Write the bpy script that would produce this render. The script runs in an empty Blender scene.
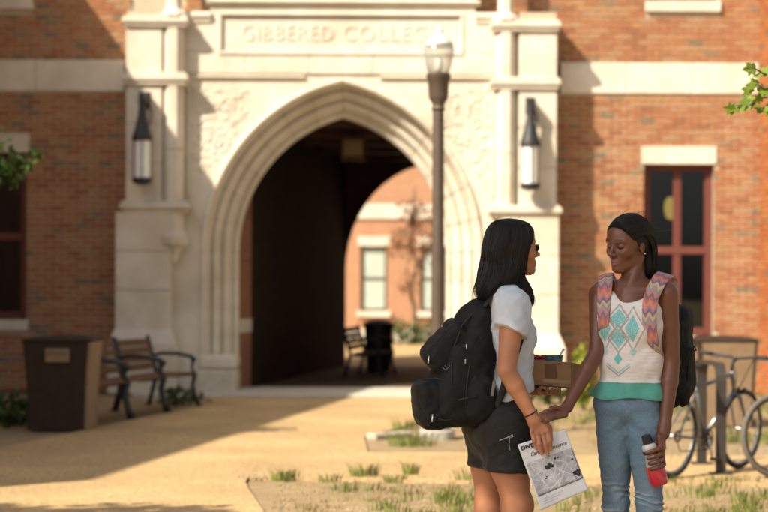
import bpy, bmesh, math, random
import numpy as np
from mathutils import Vector, Matrix, Euler

random.seed(7); np.random.seed(7)
scene = bpy.context.scene
COL = scene.collection
R = math.radians

# ------------------------------------------------------------------ camera
FPX, CX, HY, CAMH = 1700.0, 384.0, 295.0, 1.30      # focal length in photo pixels, centre column, horizon row, eye height
cam = bpy.data.cameras.new('camera'); camo = bpy.data.objects.new('camera', cam); COL.objects.link(camo)
cam.sensor_width = 36.0; cam.lens = FPX / 768.0 * 36.0
cam.shift_y = (HY - 256.0) / 768.0
camo.matrix_world = Matrix.Translation((0, 0, CAMH)) @ Matrix.Rotation(R(90), 4, 'X') @ Matrix.Rotation(R(0.25), 4, 'Z')
cam.clip_start = 0.1; cam.clip_end = 2000
cam.dof.use_dof = True; cam.dof.focus_distance = 6.95; cam.dof.aperture_fstop = 2.35; cam.dof.aperture_blades = 8
scene.camera = camo

# ------------------------------------------------------------------ world, sun, exposure
SUN = Vector((0.85, 0.75, -1.0)).normalized()        # direction the light travels
world = bpy.data.worlds.new('World'); scene.world = world; world.use_nodes = True
wn = world.node_tree.nodes; wl = world.node_tree.links
bg = wn['Background']
sky = wn.new('ShaderNodeTexSky'); sky.sky_type = 'NISHITA'; sky.sun_disc = False
sky.sun_elevation = math.asin(-SUN.z); sky.sun_rotation = math.atan2(-SUN.x, -SUN.y)
sky.air_density = 1.0; sky.dust_density = 4.0; sky.ozone_density = 0.6
hsv = wn.new('ShaderNodeHueSaturation'); hsv.inputs['Saturation'].default_value = 0.30
wl.new(sky.outputs[0], hsv.inputs['Color']); wl.new(hsv.outputs[0], bg.inputs['Color'])
bg.inputs['Strength'].default_value = 0.074
sl = bpy.data.lights.new('sun', 'SUN'); so = bpy.data.objects.new('sun', sl); COL.objects.link(so)
sl.energy = 4.7; sl.angle = R(0.55); sl.color = (1.0, 0.88, 0.70)
so.rotation_euler = SUN.to_track_quat('-Z', 'Y').to_euler(); so.location = (-20, -20, 30)
scene.view_settings.view_transform = 'Standard'; scene.view_settings.look = 'None'
scene.view_settings.exposure = 0.88; scene.view_settings.gamma = 1.0
scene.cycles.max_bounces = 6; scene.cycles.use_denoising = True

def P(px, py, Y):                                    # a photo pixel at a known distance -> place in metres
    return Vector(((px - CX) * Y / FPX, Y, CAMH - (py - HY) * Y / FPX))
def G(px, py):                                       # a photo pixel on the level ground -> place in metres
    Y = CAMH * FPX / (py - HY)
    return Vector(((px - CX) * Y / FPX, Y, 0))

# ------------------------------------------------------------------ materials
MATS = {}
def nt(name):
    m = bpy.data.materials.new(name); m.use_nodes = True
    n = m.node_tree.nodes; l = m.node_tree.links
    return m, n, l, n['Principled BSDF']
def mat(name, c1, c2=None, scale=6, rough=0.8, bump=0.0, bscale=80, metal=0.0, spec=0.4, detail=6, c3=None, scale3=1.2, **kw):
    if name in MATS: return MATS[name]
    m, n, l, b = nt(name)
    b.inputs['Roughness'].default_value = rough; b.inputs['Metallic'].default_value = metal
    b.inputs['Specular IOR Level'].default_value = spec
    b.inputs['Base Color'].default_value = (*c1, 1)
    tc = n.new('ShaderNodeTexCoord')
    out = None
    if c2 is not None:
        nz = n.new('ShaderNodeTexNoise'); nz.inputs['Scale'].default_value = scale; nz.inputs['Detail'].default_value = detail
        nz.inputs['Roughness'].default_value = 0.62
        l.new(tc.outputs['Object'], nz.inputs['Vector'])
        rp = n.new('ShaderNodeValToRGB'); rp.color_ramp.elements[0].position = 0.32; rp.color_ramp.elements[1].position = 0.68
        rp.color_ramp.elements[0].color = (*c1, 1); rp.color_ramp.elements[1].color = (*c2, 1)
        l.new(nz.outputs['Fac'], rp.inputs['Fac']); out = rp.outputs['Color']
        if c3 is not None:
            n3 = n.new('ShaderNodeTexNoise'); n3.inputs['Scale'].default_value = scale3; n3.inputs['Detail'].default_value = 5
            l.new(tc.outputs['Object'], n3.inputs['Vector'])
            r3 = n.new('ShaderNodeValToRGB'); r3.color_ramp.elements[0].position = 0.45; r3.color_ramp.elements[1].position = 0.7
            l.new(n3.outputs['Fac'], r3.inputs['Fac'])
            mx = n.new('ShaderNodeMixRGB'); mx.inputs['Color2'].default_value = (*c3, 1)
            l.new(r3.outputs['Color'], mx.inputs['Fac']); l.new(out, mx.inputs['Color1']); out = mx.outputs['Color']
        l.new(out, b.inputs['Base Color'])
    if bump:
        nb = n.new('ShaderNodeTexNoise'); nb.inputs['Scale'].default_value = bscale; nb.inputs['Detail'].default_value = 4
        l.new(tc.outputs['Object'], nb.inputs['Vector'])
        bp = n.new('ShaderNodeBump'); bp.inputs['Strength'].default_value = bump; bp.inputs['Distance'].default_value = kw.get('bdist', 0.01)
        l.new(nb.outputs['Fac'], bp.inputs['Height']); l.new(bp.outputs['Normal'], b.inputs['Normal'])
    if 'alpha' in kw: b.inputs['Alpha'].default_value = kw['alpha']
    if 'trans' in kw: b.inputs['Transmission Weight'].default_value = kw['trans']
    if 'sheen' in kw: b.inputs['Sheen Weight'].default_value = kw['sheen']; b.inputs['Sheen Roughness'].default_value = 0.4
    if 'coat' in kw: b.inputs['Coat Weight'].default_value = kw['coat']
    if 'sss' in kw:
        b.inputs['Subsurface Weight'].default_value = kw['sss']; b.inputs['Subsurface Radius'].default_value = (0.012, 0.005, 0.003)
        b.inputs['Subsurface Scale'].default_value = 0.6
    if 'emit' in kw:
        b.inputs['Emission Color'].default_value = (*kw['emit'], 1); b.inputs['Emission Strength'].default_value = kw.get('estr', 1)
    MATS[name] = m
    return m

def brick_mat(name='brick', tint=None):
    m, n, l, b = nt(name)
    geo = n.new('ShaderNodeNewGeometry'); oi = n.new('ShaderNodeObjectInfo')
    ad = n.new('ShaderNodeMath'); ad.operation = 'ADD'; l.new(geo.outputs['Random Per Island'], ad.inputs[0]); l.new(oi.outputs['Random'], ad.inputs[1])
    fr = n.new('ShaderNodeMath'); fr.operation = 'FRACT'; l.new(ad.outputs[0], fr.inputs[0])
    rp = n.new('ShaderNodeValToRGB'); e = rp.color_ramp.elements; rp.color_ramp.interpolation = 'CONSTANT'
    cols = [(0.0, (.345, .160, .076)), (.18, (.365, .183, .088)), (.34, (.325, .134, .063)), (.48, (.375, .202, .102)), (.62, (.34, .147, .068)),
            (.74, (.355, .207, .108)), (.84, (.28, .118, .058)), (.91, (.25, .165, .095)), (.955, (.20, .15, .095))]
    e[0].position, e[0].color = 0, (*cols[0][1], 1); e[1].position, e[1].color = cols[1][0], (*cols[1][1], 1)
    for p, c in cols[2:]:
        k = e.new(p); k.color = (*c, 1)
    l.new(fr.outputs[0], rp.inputs['Fac'])
    nz = n.new('ShaderNodeTexNoise'); nz.inputs['Scale'].default_value = 30; nz.inputs['Detail'].default_value = 6
    l.new(geo.outputs['Position'], nz.inputs['Vector'])
    mr = n.new('ShaderNodeMapRange'); mr.inputs['From Min'].default_value = .3; mr.inputs['From Max'].default_value = .7
    mr.inputs['To Min'].default_value = .78; mr.inputs['To Max'].default_value = 1.18
    l.new(nz.outputs['Fac'], mr.inputs['Value'])
    mx = n.new('ShaderNodeVectorMath'); mx.operation = 'SCALE'; l.new(rp.outputs['Color'], mx.inputs[0]); l.new(mr.outputs[0], mx.inputs['Scale'])
    out = mx.outputs[0]
    if tint:
        tm = n.new('ShaderNodeVectorMath'); tm.operation = 'MULTIPLY'; tm.inputs[1].default_value = tint; l.new(out, tm.inputs[0]); out = tm.outputs[0]
    l.new(out, b.inputs['Base Color']); b.inputs['Roughness'].default_value = .9; b.inputs['Specular IOR Level'].default_value = .2
    bp = n.new('ShaderNodeBump'); bp.inputs['Strength'].default_value = .4; bp.inputs['Distance'].default_value = .004
    l.new(nz.outputs['Fac'], bp.inputs['Height']); l.new(bp.outputs[0], b.inputs['Normal'])
    return m
def brick_tex_mat(name, axis, c1=(.42, .19, .095), c2=(.33, .13, .07), mo=(.38, .31, .23)):
    """far or unseen walls: courses as a procedural pattern. axis: 0 = wall runs along x, 1 = wall runs along y"""
    m, n, l, b = nt(name)
    geo = n.new('ShaderNodeNewGeometry'); sp = n.new('ShaderNodeSeparateXYZ'); cb = n.new('ShaderNodeCombineXYZ')
    l.new(geo.outputs['Position'], sp.inputs[0]); l.new(sp.outputs[axis], cb.inputs[0]); l.new(sp.outputs[2], cb.inputs[1])
    br = n.new('ShaderNodeTexBrick'); br.inputs['Scale'].default_value = 1; br.inputs['Brick Width'].default_value = .213
    br.inputs['Row Height'].default_value = .075; br.inputs['Mortar Size'].default_value = .005
    br.inputs['Color1'].default_value = (*c1, 1); br.inputs['Color2'].default_value = (*c2, 1); br.inputs['Mortar'].default_value = (*mo, 1)
    l.new(cb.outputs[0], br.inputs['Vector']); l.new(br.outputs['Color'], b.inputs['Base Color']); b.inputs['Roughness'].default_value = .9
    bp = n.new('ShaderNodeBump'); bp.invert = True; bp.inputs['Distance'].default_value = .006; bp.inputs['Strength'].default_value = .6
    l.new(br.outputs['Fac'], bp.inputs['Height']); l.new(bp.outputs[0], b.inputs['Normal'])
    return m
def attr_mat(name, rough=.6, spec=.4, bump=0, bscale=200, bdist=.002, attr='col', var=0.0, vscale=20, **kw):
    """colour comes from the mesh's own colour attribute (printed cloth, skin tones)"""
    m, n, l, b = nt(name)
    a = n.new('ShaderNodeAttribute'); a.attribute_name = attr; out = a.outputs['Color']
    tc = n.new('ShaderNodeTexCoord')
    if var:
        nz = n.new('ShaderNodeTexNoise'); nz.inputs['Scale'].default_value = vscale; nz.inputs['Detail'].default_value = 6
        l.new(tc.outputs['Object'], nz.inputs['Vector'])
        mr = n.new('ShaderNodeMapRange'); mr.inputs['From Min'].default_value = .3; mr.inputs['From Max'].default_value = .7
        mr.inputs['To Min'].default_value = 1 - var; mr.inputs['To Max'].default_value = 1 + var; l.new(nz.outputs['Fac'], mr.inputs['Value'])
        mx = n.new('ShaderNodeVectorMath'); mx.operation = 'SCALE'; l.new(out, mx.inputs[0]); l.new(mr.outputs[0], mx.inputs['Scale']); out = mx.outputs[0]
    l.new(out, b.inputs['Base Color']); b.inputs['Roughness'].default_value = rough; b.inputs['Specular IOR Level'].default_value = spec
    if bump:
        nb = n.new('ShaderNodeTexNoise'); nb.inputs['Scale'].default_value = bscale; nb.inputs['Detail'].default_value = 3
        l.new(tc.outputs['Object'], nb.inputs['Vector'])
        bp = n.new('ShaderNodeBump'); bp.inputs['Strength'].default_value = bump; bp.inputs['Distance'].default_value = bdist
        l.new(nb.outputs['Fac'], bp.inputs['Height']); l.new(bp.outputs[0], b.inputs['Normal'])
    if 'sss' in kw:
        b.inputs['Subsurface Weight'].default_value = kw['sss']; b.inputs['Subsurface Radius'].default_value = (0.012, 0.005, 0.003)
        b.inputs['Subsurface Scale'].default_value = 0.5
    if 'sheen' in kw: b.inputs['Sheen Weight'].default_value = kw['sheen']
    return m

# ------------------------------------------------------------------ object helpers
def tag(o, label=None, cat=None, group=None, kind=None):
    if label: o['label'] = label
    if cat: o['category'] = cat
    if group: o['group'] = group
    if kind: o['kind'] = kind
    return o
def thing(name, label, cat, loc=(0, 0, 0), group=None):
    o = bpy.data.objects.new(name, None); o.empty_display_size = .1; COL.objects.link(o); o.location = loc
    o['wl'] = tuple(loc)
    return tag(o, label, cat, group)
def wloc(o):
    v = Vector((0, 0, 0))
    while o is not None:
        v += o.location; o = o.parent
    return v
def link(name, me, m, parent=None):
    o = bpy.data.objects.new(name, me); COL.objects.link(o)
    if m is not None and len(me.materials) == 0: me.materials.append(m)
    if parent is not None: o.parent = parent
    return o
def copy_tree(o, parent=None):
    c = o.copy(); COL.objects.link(c); c.parent = parent
    for ch in list(o.children): copy_tree(ch, c)
    return c
BOXF = [(0, 3, 2, 1), (4, 5, 6, 7), (0, 1, 5, 4), (1, 2, 6, 5), (2, 3, 7, 6), (3, 0, 4, 7)]
class MB:
    def __init__(s): s.v = []; s.f = []
    def add(s, vs, fs):
        k = len(s.v); s.v += [tuple(v) for v in vs]; s.f += [tuple(i + k for i in f) for f in fs]; return s
    def box(s, x0, x1, y0, y1, z0, z1, b=0.0):
        if b <= 0:
            return s.add([(x0, y0, z0), (x1, y0, z0), (x1, y1, z0), (x0, y1, z0), (x0, y0, z1), (x1, y0, z1), (x1, y1, z1), (x0, y1, z1)], BOXF)
        return s.obox(((x0 + x1) / 2, (y0 + y1) / 2, (z0 + z1) / 2), (x1 - x0, y1 - y0, z1 - z0), None, b)
    def obox(s, c, size, rot=None, b=0.0):
        h = [d / 2 for d in size]; c = Vector(c); vs = []; fs = []
        b = min(b, *(x * .45 for x in h)) if b > 0 else 0
        if b <= 0:
            vs = [Vector((sx * h[0], sy * h[1], sz * h[2])) for sz in (-1, 1) for sx, sy in ((-1, -1), (1, -1), (1, 1), (-1, 1))]; fs = BOXF
        else:                                        # chamfered: 24 vertices
            idx = {}
            for sx in (-1, 1):
                for sy in (-1, 1):
                    for sz in (-1, 1):
                        sg = (sx, sy, sz)
                        for a in range(3):
                            p = [sg[i] * (h[i] if i == a else h[i] - b) for i in range(3)]
                            idx[(sg, a)] = len(vs); vs.append(Vector(p))
            for a in range(3):
                u, w = (a + 1) % 3, (a + 2) % 3
                for sa in (-1, 1):
                    q = []
                    for su, sw in ((-1, -1), (1, -1), (1, 1), (-1, 1)):
                        sg = [0, 0, 0]; sg[a] = sa; sg[u] = su; sg[w] = sw; q.append(idx[(tuple(sg), a)])
                    fs.append(tuple(q if sa > 0 else q[::-1]))
            for a in range(3):                        # edges along axis a
                u, w = (a + 1) % 3, (a + 2) % 3
                for su in (-1, 1):
                    for sw in (-1, 1):
                        lo = [0, 0, 0]; lo[u] = su; lo[w] = sw; hi = lo[:]; lo[a] = -1; hi[a] = 1; lo, hi = tuple(lo), tuple(hi)
                        q = [idx[(lo, u)], idx[(hi, u)], idx[(hi, w)], idx[(lo, w)]]
                        fs.append(tuple(q[::-1] if su * sw > 0 else q))
            for sx in (-1, 1):
                for sy in (-1, 1):
                    for sz in (-1, 1):
                        sg = (sx, sy, sz); q = [idx[(sg, 0)], idx[(sg, 1)], idx[(sg, 2)]]
                        fs.append(tuple(q if sx * sy * sz > 0 else q[::-1]))
        if rot is not None: vs = [rot @ v for v in vs]
        return s.add([v + c for v in vs], fs)
    def tube(s, pts, rad, n=8, cap=True, flat=None):
        pts = [Vector(p) for p in pts]; m = len(pts)
        if not hasattr(rad, '__len__'): rad = [rad] * m
        t0 = (pts[1] - pts[0]).normalized(); up = Vector((0, 0, 1)) if abs(t0.z) < .9 else Vector((1, 0, 0))
        if flat is not None: up = Vector(flat)
        a = t0.cross(up).normalized(); vs = []
        for i in range(m):
            t = (pts[min(i + 1, m - 1)] - pts[max(i - 1, 0)])
            if t.length < 1e-9: t = t0.copy()
            t.normalize(); a = (a - t * a.dot(t)); a.normalize(); bb = t.cross(a)
            for j in range(n):
                q = 2 * math.pi * j / n; vs.append(pts[i] + (a * math.cos(q) + bb * math.sin(q)) * rad[i])
        fs = [(i * n + j, i * n + (j + 1) % n, (i + 1) * n + (j + 1) % n, (i + 1) * n + j) for i in range(m - 1) for j in range(n)]
        if cap: fs += [tuple(range(n))[::-1], tuple((m - 1) * n + j for j in range(n))]
        return s.add(vs, fs)
    def ring(s, c, ra, axis, r, n=32, k=8):          # torus
        c = Vector(c); ax = Vector(axis).normalized(); u = ax.orthogonal().normalized(); w = ax.cross(u); vs = []
        for i in range(n):
            q = 2 * math.pi * i / n; d = u * math.cos(q) + w * math.sin(q)
            for j in range(k):
                g = 2 * math.pi * j / k; vs.append(c + d * (ra + r * math.cos(g)) + ax * (r * math.sin(g)))
        return s.add(vs, [(i * k + j, ((i + 1) % n) * k + j, ((i + 1) % n) * k + (j + 1) % k, i * k + (j + 1) % k) for i in range(n) for j in range(k)])
    def lathe(s, prof, c=(0, 0, 0), n=16, rot0=0.0, M=None):
        vs = []; m = len(prof); c = Vector(c)
        for r, z in prof:
            for j in range(n):
                q = 2 * math.pi * j / n + rot0; p = Vector((r * math.cos(q), r * math.sin(q), z)); vs.append((M @ p if M is not None else p) + c)
        fs = [(i * n + j, i * n + (j + 1) % n, (i + 1) * n + (j + 1) % n, (i + 1) * n + j) for i in range(m - 1) for j in range(n)]
        if prof[0][0] > 1e-5: fs.append(tuple(range(n))[::-1])
        if prof[-1][0] > 1e-5: fs.append(tuple((m - 1) * n + j for j in range(n)))
        return s.add(vs, fs)
    def prism(s, poly, z0, z1):                      # polygon in x,y (anticlockwise) pulled up
        n = len(poly)
        return s.add([(p[0], p[1], z0) for p in poly] + [(p[0], p[1], z1) for p in poly],
                     [tuple(range(n))[::-1], tuple(range(n, 2 * n))] + [(i, (i + 1) % n, n + (i + 1) % n, n + i) for i in range(n)])
    def prism_y(s, poly, y0, y1):                    # polygon in x,z pulled along y (y0 is the face towards the viewer)
        n = len(poly)
        return s.add([(p[0], y0, p[1]) for p in poly] + [(p[0], y1, p[1]) for p in poly],
                     [tuple(range(n)), tuple(range(n, 2 * n))[::-1]] + [(i, n + i, n + (i + 1) % n, (i + 1) % n) for i in range(n)])
    def ball(s, c, r, n=10, m=7, M=None):
        if not hasattr(r, '__len__'): r = (r, r, r)
        vs = []; c = Vector(c)
        for i in range(m + 1):
            t = math.pi * i / m
            for j in range(n):
                q = 2 * math.pi * j / n; p = Vector((r[0] * math.sin(t) * math.cos(q), r[1] * math.sin(t) * math.sin(q), -r[2] * math.cos(t)))
                vs.append((M @ p if M is not None else p) + c)
        return s.add(vs, [(i * n + j, i * n + (j + 1) % n, (i + 1) * n + (j + 1) % n, (i + 1) * n + j) for i in range(m) for j in range(n)])
    def mesh(s, name, off=(0, 0, 0), smooth=False):
        me = bpy.data.meshes.new(name); o = Vector(off)
        me.from_pydata([tuple(Vector(v) - o) for v in s.v], [], s.f)
        if smooth: me.shade_smooth()
        me.update(); return me
    def build(s, name, m, parent=None, smooth=False, auto=None):
        off = wloc(parent) if parent is not None else (0, 0, 0)
        me = s.mesh(name, off, smooth)
        if auto is not None and smooth: me.set_sharp_from_angle(angle=R(auto))
        return link(name, me, m, parent)
def struct(o): o['kind'] = 'structure'; return o
def text_mesh(txt, size, extrude=0.0, align='CENTER', shear=0.0, spacing=1.0, bold=0.0):
    cu = bpy.data.curves.new('text', 'FONT'); cu.body = txt; cu.size = size; cu.extrude = extrude; cu.align_x = align; cu.align_y = 'CENTER'
    cu.shear = shear; cu.space_character = spacing; cu.offset = bold; cu.resolution_u = 3
    o = bpy.data.objects.new('text', cu); COL.objects.link(o)
    dg = bpy.context.evaluated_depsgraph_get(); me = bpy.data.meshes.new_from_object(o.evaluated_get(dg))
    bpy.data.objects.remove(o); bpy.data.curves.remove(cu); return me
def intervals(a, b, cuts):
    segs = [(a, b)]
    for c0, c1 in cuts:
        ns = []
        for s0, s1 in segs:
            if c1 <= s0 or c0 >= s1: ns.append((s0, s1)); continue
            if c0 > s0: ns.append((s0, c0))
            if c1 < s1: ns.append((c1, s1))
        segs = ns
    return segs
# ================================================================== THE COLLEGE BUILDING
YW, YP, YC = 22.70, 22.20, 22.44                    # brick wall face, pilaster face, face of the stone between the pilasters
stone = mat('limestone', (.62, .565, .465), (.71, .655, .555), 5, .85, .25, 60, spec=.25, c3=(.55, .485, .38), scale3=1.6)
stone_rough = mat('rough limestone', (.50, .45, .35), (.64, .58, .47), 9, .9, .9, 22, spec=.2, bdist=.03)
mortar = mat('mortar', (.44, .37, .27), (.54, .46, .34), 20, .95, .3, 200)
brickm = brick_mat()
redpaint = mat('dark red paint', (.13, .040, .030), (.155, .048, .036), 10, .55, spec=.3)
glass_dark = mat('window glass', (.02, .022, .024), rough=.04, spec=.6, trans=.0, coat=.3)
iron = mat('black iron', (.018, .018, .02), (.03, .03, .032), 30, .5, .15, 120)
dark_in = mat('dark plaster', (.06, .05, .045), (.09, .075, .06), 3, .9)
brown_wood = mat('stained ceiling boards', (.07, .03, .018), (.10, .045, .027), 8, .7)

bld = thing('college_building', 'brick college building with pale stone gothic archway and name panel', 'building', (0, YW, 0))
XPX = lambda px, Y: (px - CX) * Y / FPX
ZPX = lambda py, Y: CAMH - (py - HY) * Y / FPX
XL0, XL1 = -5.75, XPX(130, YW)                       # left brick wall
XR0, XR1 = XPX(548, YW), 5.00                        # right brick wall
ZTOP = 7.6
AX, HW, SP = -0.56, 1.40, 1.87                       # arch centre, half width, springing height
AR = 1.883                                           # radius of each side of the pointed arch
belt = (4.00, 4.41)
win_r = (XPX(643, YW), XPX(713.5, YW), 0.77, 3.06)   # x0 x1 z0 z1
win_r2 = (XPX(646, YW), XPX(717, YW), 5.24, 7.2)
win_l = (-6.0, XPX(26.5, YW), 0.95, 3.18)
win_l2 = (-6.0, XPX(29, YW), 5.24, 7.2)
wall = MB()
def wall_holes(mb, x0, x1, z0, z1, y0, y1, holes):
    xs = sorted({x0, x1, *[min(max(h[i], x0), x1) for h in holes for i in (0, 1)]}); zs = sorted({z0, z1, *[h[i] for h in holes for i in (2, 3)]})
    for i in range(len(xs) - 1):
        for j in range(len(zs) - 1):
            cx, cz = (xs[i] + xs[i + 1]) / 2, (zs[j] + zs[j + 1]) / 2
            if any(h[0] < cx < h[1] and h[2] < cz < h[3] for h in holes): continue
            mb.box(xs[i], xs[i + 1], y0, y1, zs[j], zs[j + 1])
wall_holes(wall, XL0, XL1, 0, ZTOP, YW, YW + .30, [win_l, win_l2])
wall_holes(wall, XR0, 9.0, 0, ZTOP, YW, YW + .30, [win_r, win_r2])
wall.box(XL1, XR0, YW + .02, YW + .30, 4.9, ZTOP)
wallo = wall.build('wall', mortar, bld)
# bricks, one by one: running bond, course 75 mm
BL, BH, CS, PT = .198, .0615, .075, .2125
bme = MB().box(-BL / 2, BL / 2, -.010, .02, -BH / 2, BH / 2, .004).mesh('brick'); bme.materials.append(brickm)
rest = MB(); singles = []
def brick_courses(x0, x1, z0, z1, holes, yf):
    nz = int((z1 - z0) / CS)
    for r in range(nz):
        zc = z0 + (r + .5) * CS
        cuts = [(h[0], h[1]) for h in holes if h[2] - .03 < zc < h[3] + .03]
        off = (r % 2) * PT / 2
        k0 = int((x0 - off) / PT) - 1
        for k in range(k0, int((x1 - off) / PT) + 2):
            a = off + k * PT; b = a + BL
            for s0, s1 in intervals(max(a, x0), min(b, x1), cuts):
                if s1 - s0 < .025: continue
                px = CX + (s0 + s1) / 2 * FPX / yf; py = HY - (zc - CAMH) * FPX / yf
                full = s1 - s0 > BL - .001
                vis = (597 < px < 637 and 98 < py < 215) or (716 < px < 757 and 98 < py < 330)
                dz = random.uniform(-.0015, .0015); dy = random.uniform(-.002, .002)
                if full and vis and len(singles) < 296: singles.append(((s0 + s1) / 2, yf + dy, zc + dz))
                else: rest.box(s0, s1, yf - .010 + dy, yf + .02, zc - BH / 2 + dz, zc + BH / 2 + dz)
LINT = lambda w, o=.03: (w[0] - o, w[1] + o, w[3], w[3] + .24)
hl = [win_l, win_l2, LINT(win_l), (-9, 9, *belt), (win_l[0], win_l[1] + .03, win_l[2] - .16, win_l[2]), (win_l2[0], win_l2[1] + .03, win_l2[2] - .15, win_l2[2])]
hr = [win_r, win_r2, LINT(win_r), (-9, 9, *belt), (win_r[0] - .03, win_r[1] + .03, win_r[2] - .16, win_r[2]), (win_r2[0] - .03, win_r2[1] + .03, win_r2[2] - .17, win_r2[2])]
brick_courses(XL0, XL1, 0, 5.7, hl, YW)
brick_courses(XR0, XR1, 0, 5.7, hr, YW)
brick_courses(XPX(183, YW), XPX(210, YW), 4.93, 5.7, [], YW + .02); brick_courses(XPX(474, YW), XR0, 4.93, 5.7, [], YW + .02)
ro = rest.build('brickwork', brickm, wallo); ro['kind'] = 'stuff'
for c in singles:
    o = link('brick', bme, None, wallo); o.location = Vector(c) - Vector((0, YW, 0))
# pier at the right edge of the view: its flank is built of single bricks too
PY0 = 21.95
pier = MB().box(5.00, 6.6, PY0 + .01, YW + .3, 0, ZTOP).build('pier', mortar, bld)
pm = MB()
for r in range(76):
    zc = (r + .5) * CS
    for k in range(-1, 8):
        a = PY0 + (r % 2) * .106 + k * PT - .1; b = min(a + BL, YW - .012); a = max(a, PY0)
        if b - a > .03: pm.box(4.99, 5.02, a, b, zc - BH / 2, zc + BH / 2)
    for k in range(8):
        a = 5.0 + (r % 2) * .106 + k * PT; b = min(a + BL, 6.6)
        if b - a > .03 and a > 4.99: pm.box(a + .002, b, PY0, PY0 + .03, zc - BH / 2, zc + BH / 2)
pb = pm.build('brickwork', brick_mat('red pier brick', (1.05, .78, .55)), pier); pb['kind'] = 'stuff'
# stone belt course: single blocks
bc = MB().box(XL0, XL1, YW + .0, YW + .1, belt[0] + .01, belt[1] - .01).build('belt_course', mortar, bld)
bc2 = MB().box(XR0, 5.0, YW, YW + .1, belt[0] + .01, belt[1] - .01).build('belt_course', mortar, bld)
def stone_run(parent, x0, x1, n, y0, y1, z0, z1, name='stone_block', m=stone, j=.005, bev=.008):
    w = (x1 - x0) / n
    for i in range(n):
        MB().box(x0 + i * w + j / 2, x0 + (i + 1) * w - j / 2, y0 + random.uniform(-.002, .002), y1, z0, z1, bev).build(name, m, parent)
stone_run(bc, XL0 - .1, XPX(124, YW), 2, YW - .035, YW + .05, *belt); stone_run(bc2, XPX(559, YW), 4.985, 3, YW - .035, YW + .05, *belt)
# windows
def window(w, name='window', mull=True, clip=None):
    x0, x1, z0, z1 = w; o = MB().box(x0, x1, YW + .34, YW + .36, z0, z1)
    fr = MB(); t = .075; yf = YW + .10
    fr.box(x0, x0 + t, yf, yf + .09, z0, z1, .008); fr.box(x1 - t, x1, yf, yf + .09, z0, z1, .008)
    fr.box(x0 + t, x1 - t, yf, yf + .09, z1 - t, z1, .008); fr.box(x0 + t, x1 - t, yf, yf + .09, z0, z0 + t * 1.4, .008)
    wo = fr.build(name, redpaint, bld)
    zm = (z0 + z1) / 2
    MB().box(x0 + t, x1 - t, yf + .012, yf + .075, zm - .05, zm + .05, .006).build('meeting_rail', redpaint, wo)
    xm = (x0 + x1) / 2
    for a, b in ((z0 + t * 1.4, zm - .05), (zm + .05, z1 - t)):
        MB().box(xm - .022, xm + .022, yf + .02, yf + .06, a, b, .005).build('mullion', redpaint, wo)
        for c, d in ((x0 + t, xm - .022), (xm + .022, x1 - t)):
            MB().box(c, d, yf + .036, yf + .042, a, b).build('pane', MATS['clear dark glass'], wo)
            sh = MB().box(c, c + .03, yf + .025, yf + .055, a, b, .004).box(d - .03, d, yf + .025, yf + .055, a, b, .004)
            sh.build('sash_bar', redpaint, wo)
    MB().box(x0 - .03, x1 + .03, YW - .03, YW + .14, z1, z1 + .24, .008).build('lintel', stone, wo)
    MB().box(x0 - .03, x1 + .03, YW - .06, YW + .16, z0 - .15, z0, .01).build('sill', stone, wo)
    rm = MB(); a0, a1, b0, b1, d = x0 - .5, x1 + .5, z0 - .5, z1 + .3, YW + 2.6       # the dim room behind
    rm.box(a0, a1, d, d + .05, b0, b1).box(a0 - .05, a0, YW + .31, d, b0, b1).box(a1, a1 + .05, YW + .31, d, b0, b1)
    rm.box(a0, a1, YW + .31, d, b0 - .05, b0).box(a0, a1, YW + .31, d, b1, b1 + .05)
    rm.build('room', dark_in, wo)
    return wo
m, n, l, b = nt('clear dark glass'); MATS['clear dark glass'] = m
gl = n.new('ShaderNodeBsdfGlossy'); gl.inputs['Roughness'].default_value = .02; gl.inputs['Color'].default_value = (1, 1, 1, 1)
tr = n.new('ShaderNodeBsdfTransparent'); tr.inputs['Color'].default_value = (.62, .66, .62, 1)
lw = n.new('ShaderNodeFresnel'); lw.inputs['IOR'].default_value = 1.5; mx = n.new('ShaderNodeMixShader')
l.new(lw.outputs[0], mx.inputs[0]); l.new(tr.outputs[0], mx.inputs[1]); l.new(gl.outputs[0], mx.inputs[2]); l.new(mx.outputs[0], n['Material Output'].inputs['Surface'])
window(win_r); window(win_r2); window(win_l); window(win_l2)
# pendant lamp seen through the right window
yl = YW + 1.2; pc = P(670.5, 207, yl)
pl = thing('pendant_lamp', 'yellow glass pendant lamp hanging behind the red framed window', 'lamp', (pc.x, yl, pc.z - .17))
MB().lathe([(.02, -.16), (.07, -.13), (.095, -.04), (.095, .06), (.07, .13), (.03, .16)], pc, 14).build('shade', mat('amber glass', (.75, .48, .12), (.85, .6, .2), 5, .4, emit=(1, .62, .16), estr=.55), pl, True)
MB().lathe([(.035, .155), (.035, .19), (.012, .21)], pc, 10).build('cap', iron, pl)
MB().tube([pc + Vector((0, 0, .2)), (pc.x, yl, win_r[3] + .29)], .006, 5).build('rod', iron, pl)

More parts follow.
